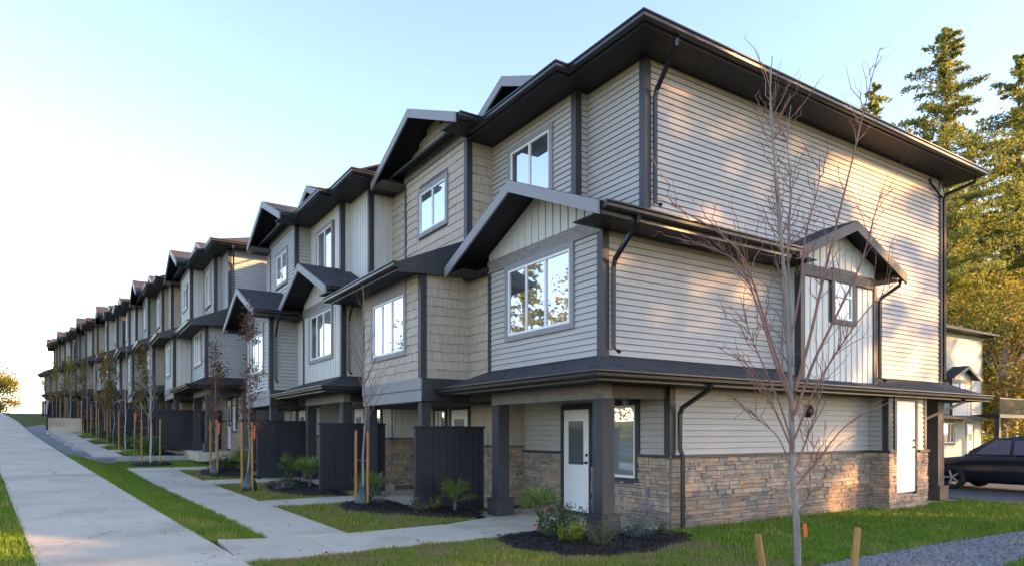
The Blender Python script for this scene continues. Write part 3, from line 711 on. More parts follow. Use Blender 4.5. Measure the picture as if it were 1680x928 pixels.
    m.add('garage_door', 'white', root)
Z2b = 4.86
end_details(h1)
HS = [h1]
def row(args):
    prev = None
    for a in args:
        o = house(*a['a'], prev=prev, **a.get('k', {})); HS.append(o); prev = a['n']
def U(label, typ, v0, lvl, p3, p2, p1, sid, **k):
    return dict(a=(label, typ, v0, lvl, p3, p2, p1, sid), k=k, n=((p3-.27 if typ == 'P' else p3+.15)+lvl*0, p2+.07 if typ == 'P' else p2+.40, p1))
A = [U('tan shake-sided townhouse beside the greige corner house', 'Q', 4.39, .10, -1.47, -2.54, -.55, 'shake', style2='shed', each=True),
     U('off-white board-and-batten townhouse with gable, next to the tan shake house', 'P', 8.78, .25, -1.95, -2.70, -1.3, 'batten'),
     U('pale grey lap townhouse with two stacked gables, far end of nearest block', 'Q', 13.17, .30, -2.70, -3.47, -1.9, 'lap2', style2='gable')]
prev = (-.85, -1.42, 0)
for a in A: HS.append(house(*a['a'], prev=prev, **a['k'])); prev = a['n']
def block(units):
    prev = None
    for a in units: HS.append(house(*a['a'], prev=prev, **a['k'])); prev = a['n']
g1 = 4.39
block([U('grey lap corner townhouse starting the second block, behind the two stacked gables', 'P', 19.6, .90, -3.50, -4.33, -3.0, 'lap2', end=True, style2='shed'),
       U('off-white batten townhouse second along in the second block', 'Q', 19.6+g1, .95, -4.27, -4.94, -3.6, 'batten', style2='shed'),
       U('tan shake townhouse in the middle of the second block', 'P', 19.6+2*g1, 1.08, -4.55, -5.35, -4.1, 'shake', style2='shed'),
       U('sage green lap townhouse fourth along in the second block', 'Q', 19.6+3*g1, 1.15, -5.2, -5.95, -4.6, 'lapgreen', style2='shed'),
       U('last townhouse of the second block, pale batten siding', 'P', 19.6+4*g1, 1.3, -5.5, -6.3, -5.0, 'batten', style2='shed')])
f = dict(far=1, style2='shed')
block([U('greige lap corner townhouse starting the third block', 'P', 43.3, 1.8, -5.85, -6.65, -5.3, 'lap', end=True, **f),
       U('off-white batten townhouse second along in the third block', 'Q', 43.3+g1, 1.95, -6.6, -7.3, -6, 'batten', **f),
       U('tan shake townhouse in the middle of the third block', 'P', 43.3+2*g1, 2.1, -7.1, -7.9, -6.6, 'shake', **f),
       U('pale batten townhouse fourth along in the third block', 'Q', 43.3+3*g1, 2.25, -7.8, -8.5, -7.2, 'batten', **f),
       U('sage lap townhouse closing the third block', 'P', 43.3+4*g1, 2.4, -8.2, -9.0, -7.7, 'lapgreen', **f)])
block([U('corner townhouse starting the farthest block of the row', 'P', 67.2, 2.8, -8.6, -9.4, -8.1, 'lap', end=True, **f),
       U('batten townhouse second along in the farthest block', 'Q', 67.2+g1, 2.9, -9.4, -10.1, -8.8, 'batten', **f),
       U('third townhouse of the farthest block, tan shakes', 'P', 67.2+2*g1, 3.0, -9.9, -10.7, -9.3, 'shake', **f),
       U('very last townhouse at the far left end of the row', 'Q', 67.2+3*g1, 3.1, -10.5, -11.3, -10, 'lap2', **f)])
#@@YARD
# ------------------------------------------------------------------ hard landscape
NR = np.random.default_rng(11)
def tagm(o, label, cat, group=None):
    o['label'] = label; o['category'] = cat
    if group: o['group'] = group
    return o
def strip(name, pts_l, pts_r, zf, off, mat, **p):       # flat sheet between two (u,v) polylines
    v = []; f = []
    for (a, b), (c, d) in zip(pts_l, pts_r): v += [W(a, b, zf(a, b)+off), W(c, d, zf(c, d)+off)]
    for i in range(len(pts_l)-1): f.append((2*i, 2*i+1, 2*i+3, 2*i+2))
    return np_mesh(name, v, f, mat, **p)
vv = [-60, -30, -12, -6, -2, 2, 6, 12, 20, 30, 45, 70, 110]
strip('lane', [(9.9, v) for v in vv], [(16.6, v) for v in vv], gz, .0, 'asphalt', kind='structure')
vv = [-60, -30, -8]+list(range(-4, 60, 4))+[70, 93, 130]
strip('road', [(uR(v)-13, v) for v in vv], [(uR(v)-4.6, v) for v in vv], zsw, .0, 'asphalt', kind='structure')
def kerb(name, f0, f1, v0, v1, step, zf, h):
    root = empty(name, kind='structure'); v = v0
    while v < v1-.1:
        w = min(v+step, v1); m = MB(); slab_panel(m, [(f0(v+.01), v+.01), (f1(v+.01), v+.01), (f1(w), w), (f0(w), w)], zf, .3, h); m.add('kerb_stone', 'oldconcrete', root); v = w
kerb('lane_kerb', lambda v: 16.6, lambda v: 16.78, -14, 26, 2.5, gz, .12)
kerb('road_kerb', lambda v: uR(v)-4.6, lambda v: uR(v)-4.42, -6, 60, 6, zsw, .10)
# retaining kerb at the foot of the second block, its walk, steps and gravel wedge
m = MB(); m.box(0, 0, 0, 6.3, .16, .42); o = m.add('retaining_wall', 'oldconcrete'); o.location = W(-8.4, 22.1, .30); o.rotation_euler = (0, 0, TH)
tagm(o, 'low grey concrete retaining wall edging the lawn of the second block', 'wall')
m = MB(); m.box(-.32, -.2, 0, .32, .2, .17); m.box(-.27, -.15, .1705, .27, .15, .195); o = m.add('drain_box', 'greyplastic'); o.location = W(-7.55, 20.6, .52); o.rotation_euler = (0, 0, TH)
tagm(o, 'dark grey drain box lying on the lawn before the low wall', 'drain box')
bL = lambda v: uR(v)+1.0; bR = lambda v: uR(v)+2.05
paving('upper_walk', bL, bR, 22.4, 40.6, 1.6, zgd, off=.03)
vs_ = list(np.arange(21.0, 46, 1.0))
strip('gravel_strip', [(uR(v)+.02, v) for v in vs_], [(bL(v)-.01, v) for v in vs_], gz, .03, 'gravelbase', kind='structure')
for k in range(5):
    v = 25.5+k*3.1; m = MB(); m.box(-.13, -.8, -.3, .13, .8, .16); o = m.add('edging_block', 'oldconcrete'); o.location = W(bL(v)-.2, v, table(ZG, v)+.06); o.rotation_euler = (0, 0, TH+.1)
    tagm(o, ['nearest', 'second', 'third', 'fourth', 'farthest'][k]+' concrete edging block stepping up between gravel strip and walk', 'edging block', 'edging blocks along the gravel strip')
st = thing('garden_steps', 'pale concrete steps climbing to the upper walk between handrails', 'steps', W(uR(41)+1.0, 40.7, 1.66), TH)
for k in range(7): m = MB(); m.box(-.2, k*.34, -.4, 1.75, k*.34+.339, .12+k*.13); m.add('step', 'concrete', st)
m = MB(); m.box(-.2, 2.3801, -.4, 1.75, 30, .90); m.add('landing', 'concrete', st)
for k, x in enumerate((-.12, 1.67)):
    r = thing('handrail', ['black handrail on the sidewalk side of the far steps', 'black handrail on the house side of the far steps'][k], 'handrail', W(uR(41)+1.0, 40.7, 1.66), TH, 'handrails of the steps')
    a, b, c = (x, .1, .1), (x, 2.4, 1.0), (x, 4.4, .9)
    for p in (a, b, c): m = MB(); m.tube([p, (p[0], p[1], p[2]+1.0)], .055, 6); m.add('post', 'black', r)
    m = MB(); m.tube([(a[0], a[1]-.25, a[2]+.95), (a[0], a[1], a[2]+1.0), (b[0], b[1], b[2]+1.0), (c[0], c[1], c[2]+1.0)], .05, 6); m.add('top_rail', 'black', r)
    m = MB(); m.tube([(a[0], a[1], a[2]+.2), (b[0], b[1], b[2]+.2), (c[0], c[1], c[2]+.2)], .02, 5); m.add('bottom_rail', 'black', r)
    for i in range(1, 18):
        t = i/18*4.3+.1; z = .1+.9*min(1, (t-.1)/2.3); m = MB(); m.tube([(x, t, z+.2), (x, t, z+1.0)], .018, 4); m.add('baluster', 'black', r)
# ------------------------------------------------------------------ privacy fences
def fence(label, u0, u1, v, z, boards=True):
    r = thing('privacy_fence', label, 'fence', W(u0, v, z), TH, 'dark fences between the porches'); L = u1-u0; H = 1.74
    for x in (0, L-.1): m = MB(); m.box(x, -.05, -.3, x+.1, .05, H-.03); m.add('post', 'fence', r)
    m = MB(); m.box(-.03, -.075, H-.0295, L+.02, .075, H+.015); m.add('cap_rail', 'fence', r)
    m = MB(); m.box(.1005, -.035, H-.16, L-.1005, .035, H-.03); m.add('top_rail', 'fence', r)
    m = MB(); m.box(.1005, -.035, .03, L-.1005, .035, .17); m.add('bottom_rail', 'fence', r)
    n = max(2, int((L-.2)/.14)); w = (L-.2)/n; bm = None
    for i in range(n):
        if bm is None: q = MB(); q.box(.004, -.018, .1705, w-.004, .018, H-.1605); o = q.add('board', 'fence', r); bm = o.data; o.location = (.1+i*w, 0, 0)
        else: o = link('board', bm, None, r); o.location = (.1+i*w, (i % 2)*.006, 0)
fence('black board fence between the corner house and the tan shake house', -2.74, -1.15, 4.30, .02)
fence('black board fence in front of the off-white batten house', -3.33, -1.6, 8.66, .13)
fence('black board fence before the house with two stacked gables', -3.88, -2.1, 13.05, .25)
for i, (v, a, b) in enumerate([(23.85, -5.6, -3.05), (28.25, -6.1, -3.7), (32.65, -6.7, -4.2), (37.0, -7.2, -4.7), (47.55, -8.0, -5.4), (51.95, -8.6, -6.1), (56.35, -9.2, -6.7), (71.45, -10.8, -8.2), (75.85, -11.4, -8.9)]):
    fence(['first', 'second', 'third', 'fourth', 'fifth', 'sixth', 'seventh', 'eighth', 'ninth'][i]+' dark fence counting up the hill from the low retaining wall', a, b, v, [.86, 1.0, 1.15, 1.3, 2.0, 2.2, 2.4, 3.0, 3.15][i])
# ------------------------------------------------------------------ mulch beds
def inpoly(px, py, poly):
    c = np.zeros(px.shape, bool); n = len(poly)
    for i in range(n):
        x0, y0 = poly[i]; x1, y1 = poly[(i+1) % n]
        k = ((y0 > py) != (y1 > py)) & (px < (x1-x0)*(py-y0)/((y1-y0) or 1e-9)+x0); c ^= k
    return c
BEDS = [('mulch_bed', 'dark mulch bed curving round the corner porch', [(-3.0, .78), (-3.2, -.1), (-3.0, -.95), (-2.5, -1.3), (-1.8, -1.35), (-1.1, -1.2), (-.56, -1.0), (-.3, -.6), (-.45, -.2), (-1.0, -.12), (-1.78, -.1), (-1.86, .4), (-1.9, .8), (-2.4, .84)], 2600),
        ('mulch_bed', 'dark mulch bed with palm before the tan shake house', [(-1.95, 2.97), (-2.5, 3.3), (-2.9, 3.9), (-3.5, 4.5), (-3.85, 5.2), (-3.75, 5.9), (-3.3, 6.3), (-2.7, 6.4), (-2.72, 4.6), (-2.7, 4.22), (-1.85, 4.2), (-1.76, 3.2)], 2200),
        ('mulch_bed', 'mulch bed with two palms before the batten house', [(-2.9, 7.7), (-3.9, 8.4), (-4.3, 9.4), (-4.2, 10.6), (-3.8, 11.7), (-3.1, 12.1), (-2.9, 11), (-2.85, 9)], 1400),
        ('mulch_bed', 'mulch bed before the house with two stacked gables', [(-3.7, 13.5), (-4.5, 14.2), (-5.1, 15.2), (-5.0, 16.4), (-4.4, 17.2), (-3.8, 17.3), (-3.6, 15.5)], 800),
        ('mulch_bed', 'round mulch ring under the bare tree beyond the front walk', [(-6.1+.7*math.cos(t), 20.0+.7*math.sin(t)) for t in np.arange(0, 6.28, .5)], 200),
        ('mulch_bed', 'long mulch bed beside the second block', [(-5.6, 22.6), (-6.0, 24), (-6.7, 30), (-7.4, 36), (-7.9, 40), (-6.6, 40), (-6.0, 33), (-5.2, 26), (-4.9, 22.8)], 500)]
for nm, lb, poly, nc in BEDS:
    c = np.mean(poly, axis=0); v = []; f = []; k = len(poly)*3; P2 = []
    for i in range(len(poly)):
        a, b = np.array(poly[i]), np.array(poly[(i+1) % len(poly)])
        for t in range(3): P2.append(a+(b-a)*t/3)
    for s, h in ((1, -.03), (.96, .035), (.85, .07), (.6, .085), (.3, .09)):
        for p in P2:
            q = c+(np.array(p)-c)*(s+ (NR.uniform(-.02, .02) if s > .9 else 0)); v.append(W(q[0], q[1], gz(q[0], q[1])+h+NR.uniform(-.008, .008)))
    v.append(W(c[0], c[1], gz(*c)+.09)); n = len(P2)
    f = [(r*n+i, r*n+(i+1) % n, (r+1)*n+(i+1) % n, (r+1)*n+i) for r in range(4) for i in range(n)]
    m = MB(); m.v = [tuple(x) for x in v]; m.f = f+[(4*n+i, 4*n+(i+1) % n, 5*n) for i in range(n)]
    o = m.add(nm, 'mulch', None, True); tagm(o, lb, 'mulch bed', 'mulch beds')
    pts = NR.uniform(np.min(poly, 0), np.max(poly, 0), (nc*3, 2)); pts = pts[inpoly(pts[:, 0], pts[:, 1], poly)][:nc]
    V = []; Fc = []
    for (a, b) in pts:
        d = 1-max(abs(a-c[0])/(np.ptp(np.array(poly)[:, 0])/2), abs(b-c[1])/(np.ptp(np.array(poly)[:, 1])/2))
        x, y, z = W(a, b, gz(a, b)+.05+.05*max(0, min(1, d*2))); L = NR.uniform(.012, .035); an = NR.uniform(0, 6.28); tz = NR.uniform(-.6, .6); w = L*.35
        ca, sa = math.cos(an), math.sin(an); i = len(V)
        V += [(x+ca*L-sa*w, y+sa*L+ca*w, z+tz*L), (x+ca*L+sa*w, y+sa*L-ca*w, z+tz*L+.006), (x-ca*L+sa*w, y-sa*L-ca*w, z-tz*L), (x-ca*L-sa*w, y-sa*L+ca*w, z-tz*L+.006)]; Fc.append((i, i+1, i+2, i+3))
    np_mesh('bark_chips', V, Fc, 'chip', o, kind='stuff')
# ------------------------------------------------------------------ gravel path
GP = [(2.9, 7.0), (3.5, 8.05), (4.46, 8.75), (6.3, 9.9), (8.56, 11.19), (11, 12.5), (14, 13.7), (14.6, 12.6), (11.5, 11.2), (9.0, 10.2), (7.2, 9.2), (6.0, 8.2), (5.2, 7.0)]
m = MB(); m.poly([(x, y, .004) for x, y in GP]); m.add('gravel_path', 'gravelbase', None, kind='structure')
pts = NR.uniform((2.9, 7), (14.6, 13.7), (60000, 2)); pts = pts[inpoly(pts[:, 0], pts[:, 1], GP)]
def pebbles(pts, z, smin, smax, mat, name):
    n = len(pts); s = NR.uniform(smin, smax, n); base = np.array([(1, 0, 0), (-.5, .87, 0), (-.5, -.87, 0), (0, 0, .8)]); fc = np.array([(0, 1, 3), (1, 2, 3), (2, 0, 3)])
    an = NR.uniform(0, 6.28, n); ca, sa = np.cos(an), np.sin(an); j = base[None]*s[:, None, None]*NR.uniform(.6, 1.3, (n, 4, 1))
    x = j[..., 0]*ca[:, None]-j[..., 1]*sa[:, None]; y = j[..., 0]*sa[:, None]+j[..., 1]*ca[:, None]
    V = np.stack([pts[:, 0, None]+x, pts[:, 1, None]+y, z+j[..., 2]], -1).reshape(-1, 3); Fc = (fc[None]+(np.arange(n)*4)[:, None, None]).reshape(-1, 3)
    return np_mesh(name, V, Fc, mat, None, kind='stuff')
M['pebble'] = leaf_mat('grey_pebbles', [(.11, .108, .105), (.19, .185, .18), (.27, .265, .255), (.37, .355, .34)], 0., .9)
o = pebbles(pts, .004, .010, .024, 'pebble', 'gravel'); o['label'] = 'grey gravel covering the path'
# ------------------------------------------------------------------ grass blades
def blades(name, label, region, dens, mask, mat, h=(.03, .07), w=.011):
    (a0, a1, b0, b1) = region; n = int((a1-a0)*(b1-b0)*dens); u = NR.uniform(a0, a1, n); v = NR.uniform(b0, b1, n); k = mask(u, v)
    u, v = u[k], v[k]; n = len(u)
    z = np.array([gz(a, b) for a, b in zip(u, v)])-.038; x = C1[0]+u*D2[0]+v*D1[0]; y = C1[1]+u*D2[1]+v*D1[1]
    an = NR.uniform(0, 6.28, n); H = NR.uniform(h[0], h[1], n)*(1+.35*np.sin(u*5.1+2*np.sin(v*3.3))*np.sin(v*4.3+1.7*np.sin(u*2.9)))*np.where(NR.uniform(0, 1, n) < .03, 1.6, 1); ln = NR.uniform(0, .6, n)*H; la = NR.uniform(0, 6.28, n)
    ww = w*NR.uniform(.6, 1.3, n); A = np.stack([x+np.cos(an)*ww, y+np.sin(an)*ww, z], -1); B = np.stack([x-np.cos(an)*ww, y-np.sin(an)*ww, z], -1)
    T = np.stack([x+np.cos(la)*ln, y+np.sin(la)*ln, z+H+.02], -1); V = np.stack([A, B, T], 1).reshape(-1, 3)
    o = np_mesh(name, V, np.arange(3*n).reshape(-1, 3), mat, None, kind='stuff'); o['label'] = label; return o
uRv = lambda v: -6.62-.102*np.maximum(v, -8)
def nobed(u, v):
    k = np.ones(u.shape, bool)
    for b in BEDS: k &= ~inpoly(u, v, b[2])
    return k
def dens_fall(u, v, far=16.):
    y = C1[1]+u*D2[1]+v*D1[1]; return NR.uniform(0, 1, u.shape) < np.clip(7.5/np.maximum(y, 1), .1, 1)**1.3
def m_strip(u, v): return (u > uRv(v)-.03) & (u < np.where(v < 2.42, -99, np.where(v < 18.6, -5.85-.062*v+.03, 9))) & (v > 2.2+.35*(u+6.8)) & (v < 22) & nobed(u, v) & ((v < 18.6) | (u < -3.8)) & dens_fall(u, v)
blades('grass', 'lush green grass strip between the sidewalk and front walk', (-9.2, -3.8, 2, 22), 2600, m_strip, 'grass')
def m_left(u, v): return (u < uRv(v)-2.02) & (u > uRv(v)-4.4) & dens_fall(u, v)
blades('grass', 'green verge on the street side of the sidewalk', (-14, -8, -4, 34), 1700, m_left, 'grass')
def m_pads(u, v):
    k = (u > -4.62-.055*v-.02) & (u < -1.75-.10*v) & nobed(u, v) & dens_fall(u, v)
    k &= ((v > 2.5+.17*(u+4.6)) & (v < 6.53)) | ((v > 7.57) & (v < 12.18)) | ((v > 13.32) & (v < 17.38))
    return k
blades('grass', 'patchy dry lawn squares between the porch paths', (-6, -1.7, 2.4, 17.5), 2600, m_pads, 'grass_dry', (.02, .055))
gpu = [UV(x, y) for x, y in GP]
def m_front(u, v):
    k = (v < .79+.04*(u+6.6)) & (u > uRv(v)-.03) & (u < -.6+.0*v) & nobed(u, v) & ~inpoly(u, v, gpu) & ~((u > -1.75) & (v > -.06))
    return k & dens_fall(u, v)
blades('grass', 'brownish patchy lawn in front of the corner mulch bed', (-8, -.6, -6, .9), 4200, m_front, 'grass_dry', (.02, .06))
def m_right(u, v):
    k = (u > -.62) & (v < -.06) & (u < 9.88) & nobed(u, v) & ~inpoly(u, v, gpu) & ~((u > 6.0) & (u < 7.8) & (v > -.5)) & ~((u > 7.72) & (v > -.25))
    return k & dens_fall(u, v)
blades('grass', 'green lawn between the end wall and the gravel path', (-.62, 9.9, -8, 0), 3200, m_right, 'grass')
def m_up(u, v): return (u > uRv(v)+2.4) & (u < -5.0-.1*(v-22)) & nobed(u, v) & (v % 4.4 > 1.0)
blades('grass', 'small green lawns beside the upper walk', (-9, -4.5, 22.5, 40), 260, m_up, 'grass', (.05, .10), .03)
for i in range(4):
    v = 22+4.4*(i+.93); strip_walk('porch_path', v-.5, v+.45, bR(v)+.01, -4.6-.115*(v-20), 2, zf=gz, off=.02)
# ------------------------------------------------------------------ plants
def leaves(centers, size, mat, name, parent, aspect=.5, up=.0, **p):
    c = np.asarray(centers, float); n = len(c); d = NR.normal(size=(n, 3)); d[:, 2] += up; d /= np.linalg.norm(d, axis=1)[:, None]
    e = NR.normal(size=(n, 3)); e -= d*(e*d).sum(1)[:, None]; e /= np.linalg.norm(e, axis=1)[:, None]
    s = (size*NR.uniform(.6, 1.3, n))[:, None]; a = d*s; b = e*s*aspect
    V = np.stack([c-a*.5, c+b*.5, c+a*.5, c-b*.5], 1).reshape(-1, 3)
    return np_mesh(name, V, np.arange(4*n).reshape(-1, 4), mat, parent, **p)
def palm(label, u, v, h, s, n=12):
    x, y, z = W(u, v, gz(u, v)+.03); r = thing('fan_palm', label, 'palm', (x, y, z), NR.uniform(0, 6), 'fan palms in the beds')
    m = MB(); m.tube([(0, 0, 0), (.01, 0, h*.15), (0, .01, h*.3)], [.045*s, .04*s, .03*s], 8); m.add('trunk', 'firbark', r)
    for i in range(n):
        an = i*2.4+NR.uniform(-.3, .3); el = NR.uniform(.25, 1.4); L = h*NR.uniform(.25, .42)
        d = Vector((math.cos(an)*math.cos(el), math.sin(an)*math.cos(el), math.sin(el))); b = Vector((0, 0, h*.29)); t = b+d*L
        sd = d.cross(Vector((0, 0, 1))).normalized(); up = sd.cross(d); m = MB(); m.tube([b, t], [.008, .006], 4)
        nb = 13; R0 = .40*s*NR.uniform(.85, 1.15)
        for k in range(nb):
            q = (k/(nb-1)-.5)*2.9; e = (d*math.cos(q)+sd*math.sin(q)).normalized(); rr = R0*(1-.2*abs(q)/1.5); wv = (sd*math.cos(q)-d*math.sin(q))*.013*s
            md = t+e*rr*.5+up*.025; tp = t+e*rr-Vector((0, 0, rr*NR.uniform(.05, .3))); m.poly([t, md-wv, tp, md+wv])
        m.add('frond', 'palm', r)
def shrub(name, label, u, v, rad, h, mat, n, leaf, cat='shrub', flowers=None, aspect=.5, up=0., nst=9):
    x, y, z = W(u, v, gz(u, v)+.03); r = thing(name, label, cat, (x, y, z), 0, 'shrubs in the beds')
    m = MB(); pts = []
    for i in range(nst):
        an = NR.uniform(0, 6.28); rr = rad*NR.uniform(.2, .95); hh = h*NR.uniform(.55, 1.05)*(1-.35*(rr/rad)**2)
        p = [Vector((0, 0, -.03)), Vector((rr*.5*math.cos(an), rr*.5*math.sin(an), hh*.55)), Vector((rr*math.cos(an), rr*math.sin(an), hh))]; m.tube(p, [.008, .006, .003], 4)
        k = n//nst; t = NR.uniform(.15, 1.05, k)[:, None]; b = np.where(t < .5, np.array(p[0])+(np.array(p[1])-np.array(p[0]))*t*2, np.array(p[1])+(np.array(p[2])-np.array(p[1]))*(t*2-1))
        pts.append(b+NR.normal(size=(k, 3))*rad*.16)
    m.add('stem', 'twig', r); pts = np.concatenate(pts); pts[:, 2] = np.maximum(pts[:, 2], .01); leaves(pts, leaf, mat, 'foliage', r, aspect, up)
    if flowers:
        for q in flowers:
            m = MB(); c = Vector(q)
            for i in range(9):
                d = Vector(NR.normal(size=3)).normalized(); e = d.cross(Vector((.3, .2, .9))).normalized(); m.poly([c, c+(d+e*.5)*.045, c+d*.06, c+(d-e*.5)*.045])
            m.add('flower', 'pink', r)
palm('green fan palm left of the rose bush by the corner porch', -2.25, .62, .85, 1.0, 13)
palm('fan palm in front of the nearest black fence', -2.2, 3.6, .8, .9, 13)
palm('fan palm before the second black fence', -3.35, 9.4, 1.0, 1.15)
palm('fan palm growing beside the batten house path, left of its fence', -3.3, 11.4, .9, 1.05)
palm('fan palm before the fence of the twin-gable house', -4.1, 14.0, .95, 1.1)
palm('fan palm half hidden behind the watering bag of the tan house tree', -3.0, 6.0, .8, .9, 12)
shrub('rose_bush', 'open rose bush with pink blooms by the corner porch post', -2.3, .1, .42, .66, 'shrub', 1500, .055, 'rose bush', [(-.3, .25, .12), (-.2, -.1, .45)])
shrub('spirea', 'small lime yellow spirea in the corner mulch bed', -2.45, -.42, .26, .32, 'lime', 1100, .045)
shrub('rosemary', 'spiky grey green rosemary at the foot of the corner column', -2.3, -.9, .32, .42, 'grey', 1400, .06, aspect=.18, up=.8)
shrub('juniper', 'spreading blue green juniper beside the corner porch slab', -1.45, -.66, .42, .36, 'blue', 1600, .055, aspect=.2)
shrub('azalea', 'low dark shrub near the downspout at the bed tip', -.85, -.62, .2, .18, 'shrub', 400, .04)
shrub('boxwood', 'rounded green shrub beside the palm at the nearest fence', -2.8, 3.95, .32, .32, 'grey', 800, .045)
shrub('boxwood', 'small pale green shrub behind the nearest fence palm', -2.45, 4.05, .2, .3, 'lime', 200, .04)
shrub('lavender', 'wispy grey shrub beside the tan house watering bag', -3.05, 5.35, .3, .38, 'blue', 500, .06, aspect=.15, up=.6)
shrub('boxwood', 'dense shrub between the two palms of the batten house', -3.6, 10.4, .35, .38, 'shrub', 700, .05)
shrub('rose_bush', 'low bush with a pink bloom before the batten house', -4.0, 9.3, .28, .3, 'blue', 500, .05, 'rose bush', [(-.2, -.1, .2), (.0, -.2, .15)])
shrub('boxwood', 'dark shrub in the twin-gable house bed', -4.4, 15.6, .45, .45, 'shrub', 700, .07)
shrub('laurel', 'leafy shrub by the twin-gable house porch', -4.0, 16.6, .4, .6, 'shrub', 600, .08)
shrub('laurel', 'bright green wide shrub at the foot of the second block fence', -6.0, 23.6, .75, .75, 'palm', 900, .10)
for i, (u, v) in enumerate([(-5.6, 23.0), (-6.4, 27), (-6.6, 29.5), (-6.9, 32), (-7.1, 34.5), (-7.4, 37)]):
    shrub('hedge_shrub', ['first', 'second', 'third', 'fourth', 'fifth', 'sixth'][i]+' dark shrub up the hill in the long bed', u, v, .6, .65, 'shrub', 500, .12)
# ------------------------------------------------------------------ young street trees with stakes
def branches(m, p, d, L, r, depth, tips, spread=.5, rise=.25, nseg=4, kids=(3, 5)):
    pts = [Vector(p)]; q = Vector(p); dd = Vector(d).normalized()
    for i in range(nseg):
        dd = (dd+Vector(NR.normal(size=3))*.10+Vector((0, 0, rise*.25))).normalized(); q = q+dd*(L/nseg); pts.append(q.copy())
    m.tube(pts, [r*(1-.75*i/nseg) for i in range(nseg+1)], 5 if r > .012 else 3, False)
    for i in range(1, nseg+1): tips.append((pts[i], r))
    if depth <= 0: return
    for k in range(NR.integers(*kids)):
        t = NR.uniform(.25, .95); i = min(nseg-1, int(t*nseg)); b = pts[i]+(pts[i+1]-pts[i])*(t*nseg-i)
        an = NR.uniform(0, 6.28); s = Vector((math.cos(an), math.sin(an), NR.uniform(.0, .6))); branches(m, b, (dd*(1-spread)+s*spread), L*NR.uniform(.35, .6), r*(1-.6*t)*.6, depth-1, tips, spread, rise, 3, kids)
def young_tree(label, u, v, h, trunk, leaf=None, nleaf=0, size=.07, stakes=None, bag=None, wide=.3, ribbon=False, where='', th=.028, crown0=.3):
    x, y, z = W(u, v, gz(u, v)); r = thing('young_tree', label, 'tree', (x, y, z), 0, 'young trees along the front gardens'); m = MB(); tips = []
    n = 9; pts = [Vector((NR.normal()*.02, NR.normal()*.02, h*i/n)) for i in range(n+1)]; pts[0] = Vector((0, 0, -.1))
    m.tube(pts, [th*(1-.8*i/n) for i in range(n+1)], 7, False); m.add('trunk', trunk, r); m = MB()
    for k in range(int(12+h*3)):
        t = NR.uniform(crown0, .93); b = Vector((0, 0, h*t)); an = NR.uniform(0, 6.28); L = h*wide*(1.05-t)*NR.uniform(.7, 1.3)+.15
        branches(m, b, (math.cos(an)*.55, math.sin(an)*.55, .8), L, th*.45*(1.1-t), 1, tips, .45, .5, 4, (2, 5))
    m.add('branches', 'twig' if trunk != 'palebark' else 'bark', r)
    if leaf:
        P = np.array([t[0] for t in tips]); c = P[NR.integers(0, len(P), nleaf)]+NR.normal(size=(nleaf, 3))*.09; leaves(c, size, leaf, 'crown', r, .65)
    for k, (dx, dy, hh, rb) in enumerate(stakes or []):
        o = thing('tree_stake', ['left', 'right', 'rear'][k]+' timber stake of the '+where, 'stake', (x+dx, y+dy, z), 0, 'timber tree stakes')
        m = MB(); m.tube([(0, 0, -.1), (NR.normal()*.015, 0, hh*.97), (NR.normal()*.015, 0, hh)], [.03, .03, .024], 9); m.add('pole', 'stake', o)
        m = MB(); m.tube([(0, 0, hh*.6), (-dx*.5, -dy*.5, hh*.6+.02), (-dx, -dy, hh*.6)], .008, 4); m.add('tie', 'greyplastic', o)
        if rb: m = MB(); m.hexa([(.03, -.01, hh*.75), (.06, -.01, hh*.75), (.06, .01, hh*.75), (.03, .01, hh*.75), (.035, -.01, hh*.95), (.085, -.01, hh*.95), (.085, .01, hh*.95), (.035, .01, hh*.95)]); m.add('ribbon', 'orange', o)
    if bag:
        m = MB(); k = 14; prof = [(.0, .17), (.05, .19), (.2, .17), (.38, .10), (.5, .055), (.52, .03)]
        for zz, rr in prof:
            for i in range(k): q = rr*(1+.12*math.sin(i*2.9+zz*9)); m.v.append((q*math.cos(6.283*i/k), q*math.sin(6.283*i/k), zz))
        m.f = [(a*k+i, a*k+(i+1) % k, (a+1)*k+(i+1) % k, (a+1)*k+i) for a in range(len(prof)-1) for i in range(k)]
        o = m.add('watering_bag', 'bag', None, True); o.location = (x, y, z); tagm(o, bag, 'watering bag', 'green watering bags')
young_tree('bare young tree with watering bag before the tan shake house', -3.35, 5.55, 4.7, 'bark', None, 0, stakes=[(-.14, -.05, 1.62, 0), (.12, -.12, 1.6, 0)], bag='green watering bag round the bare tree before the tan house', where='bare tree before the tan house', wide=.34, th=.034)
young_tree('slim young tree with dry russet leaves before the batten house', -4.75, 9.9, 4.9, 'bark', 'russet', 1500, .06, [(-.16, -.05, 1.75, 0), (.12, -.1, 1.75, 1)], 'green watering bag under the slim russet tree', where='slim russet tree', wide=.12, crown0=.2)
young_tree('russet leaved young tree before the twin-gable house', -4.75, 14.8, 4.5, 'bark', 'russet', 1600, .06, [(-.16, 0, 1.75, 0), (.1, -.1, 1.75, 1)], 'green watering bag under the tree of the twin-gable house', where='russet tree at the twin-gable house', wide=.2, crown0=.2)
young_tree('pale barked bare tree standing before the low retaining wall', -6.15, 19.9, 4.4, 'palebark', None, 0, stakes=[(-.33, 0, 1.7, 0), (.35, 0, 1.7, 0)], where='pale bare tree by the retaining wall', wide=.36, th=.04)
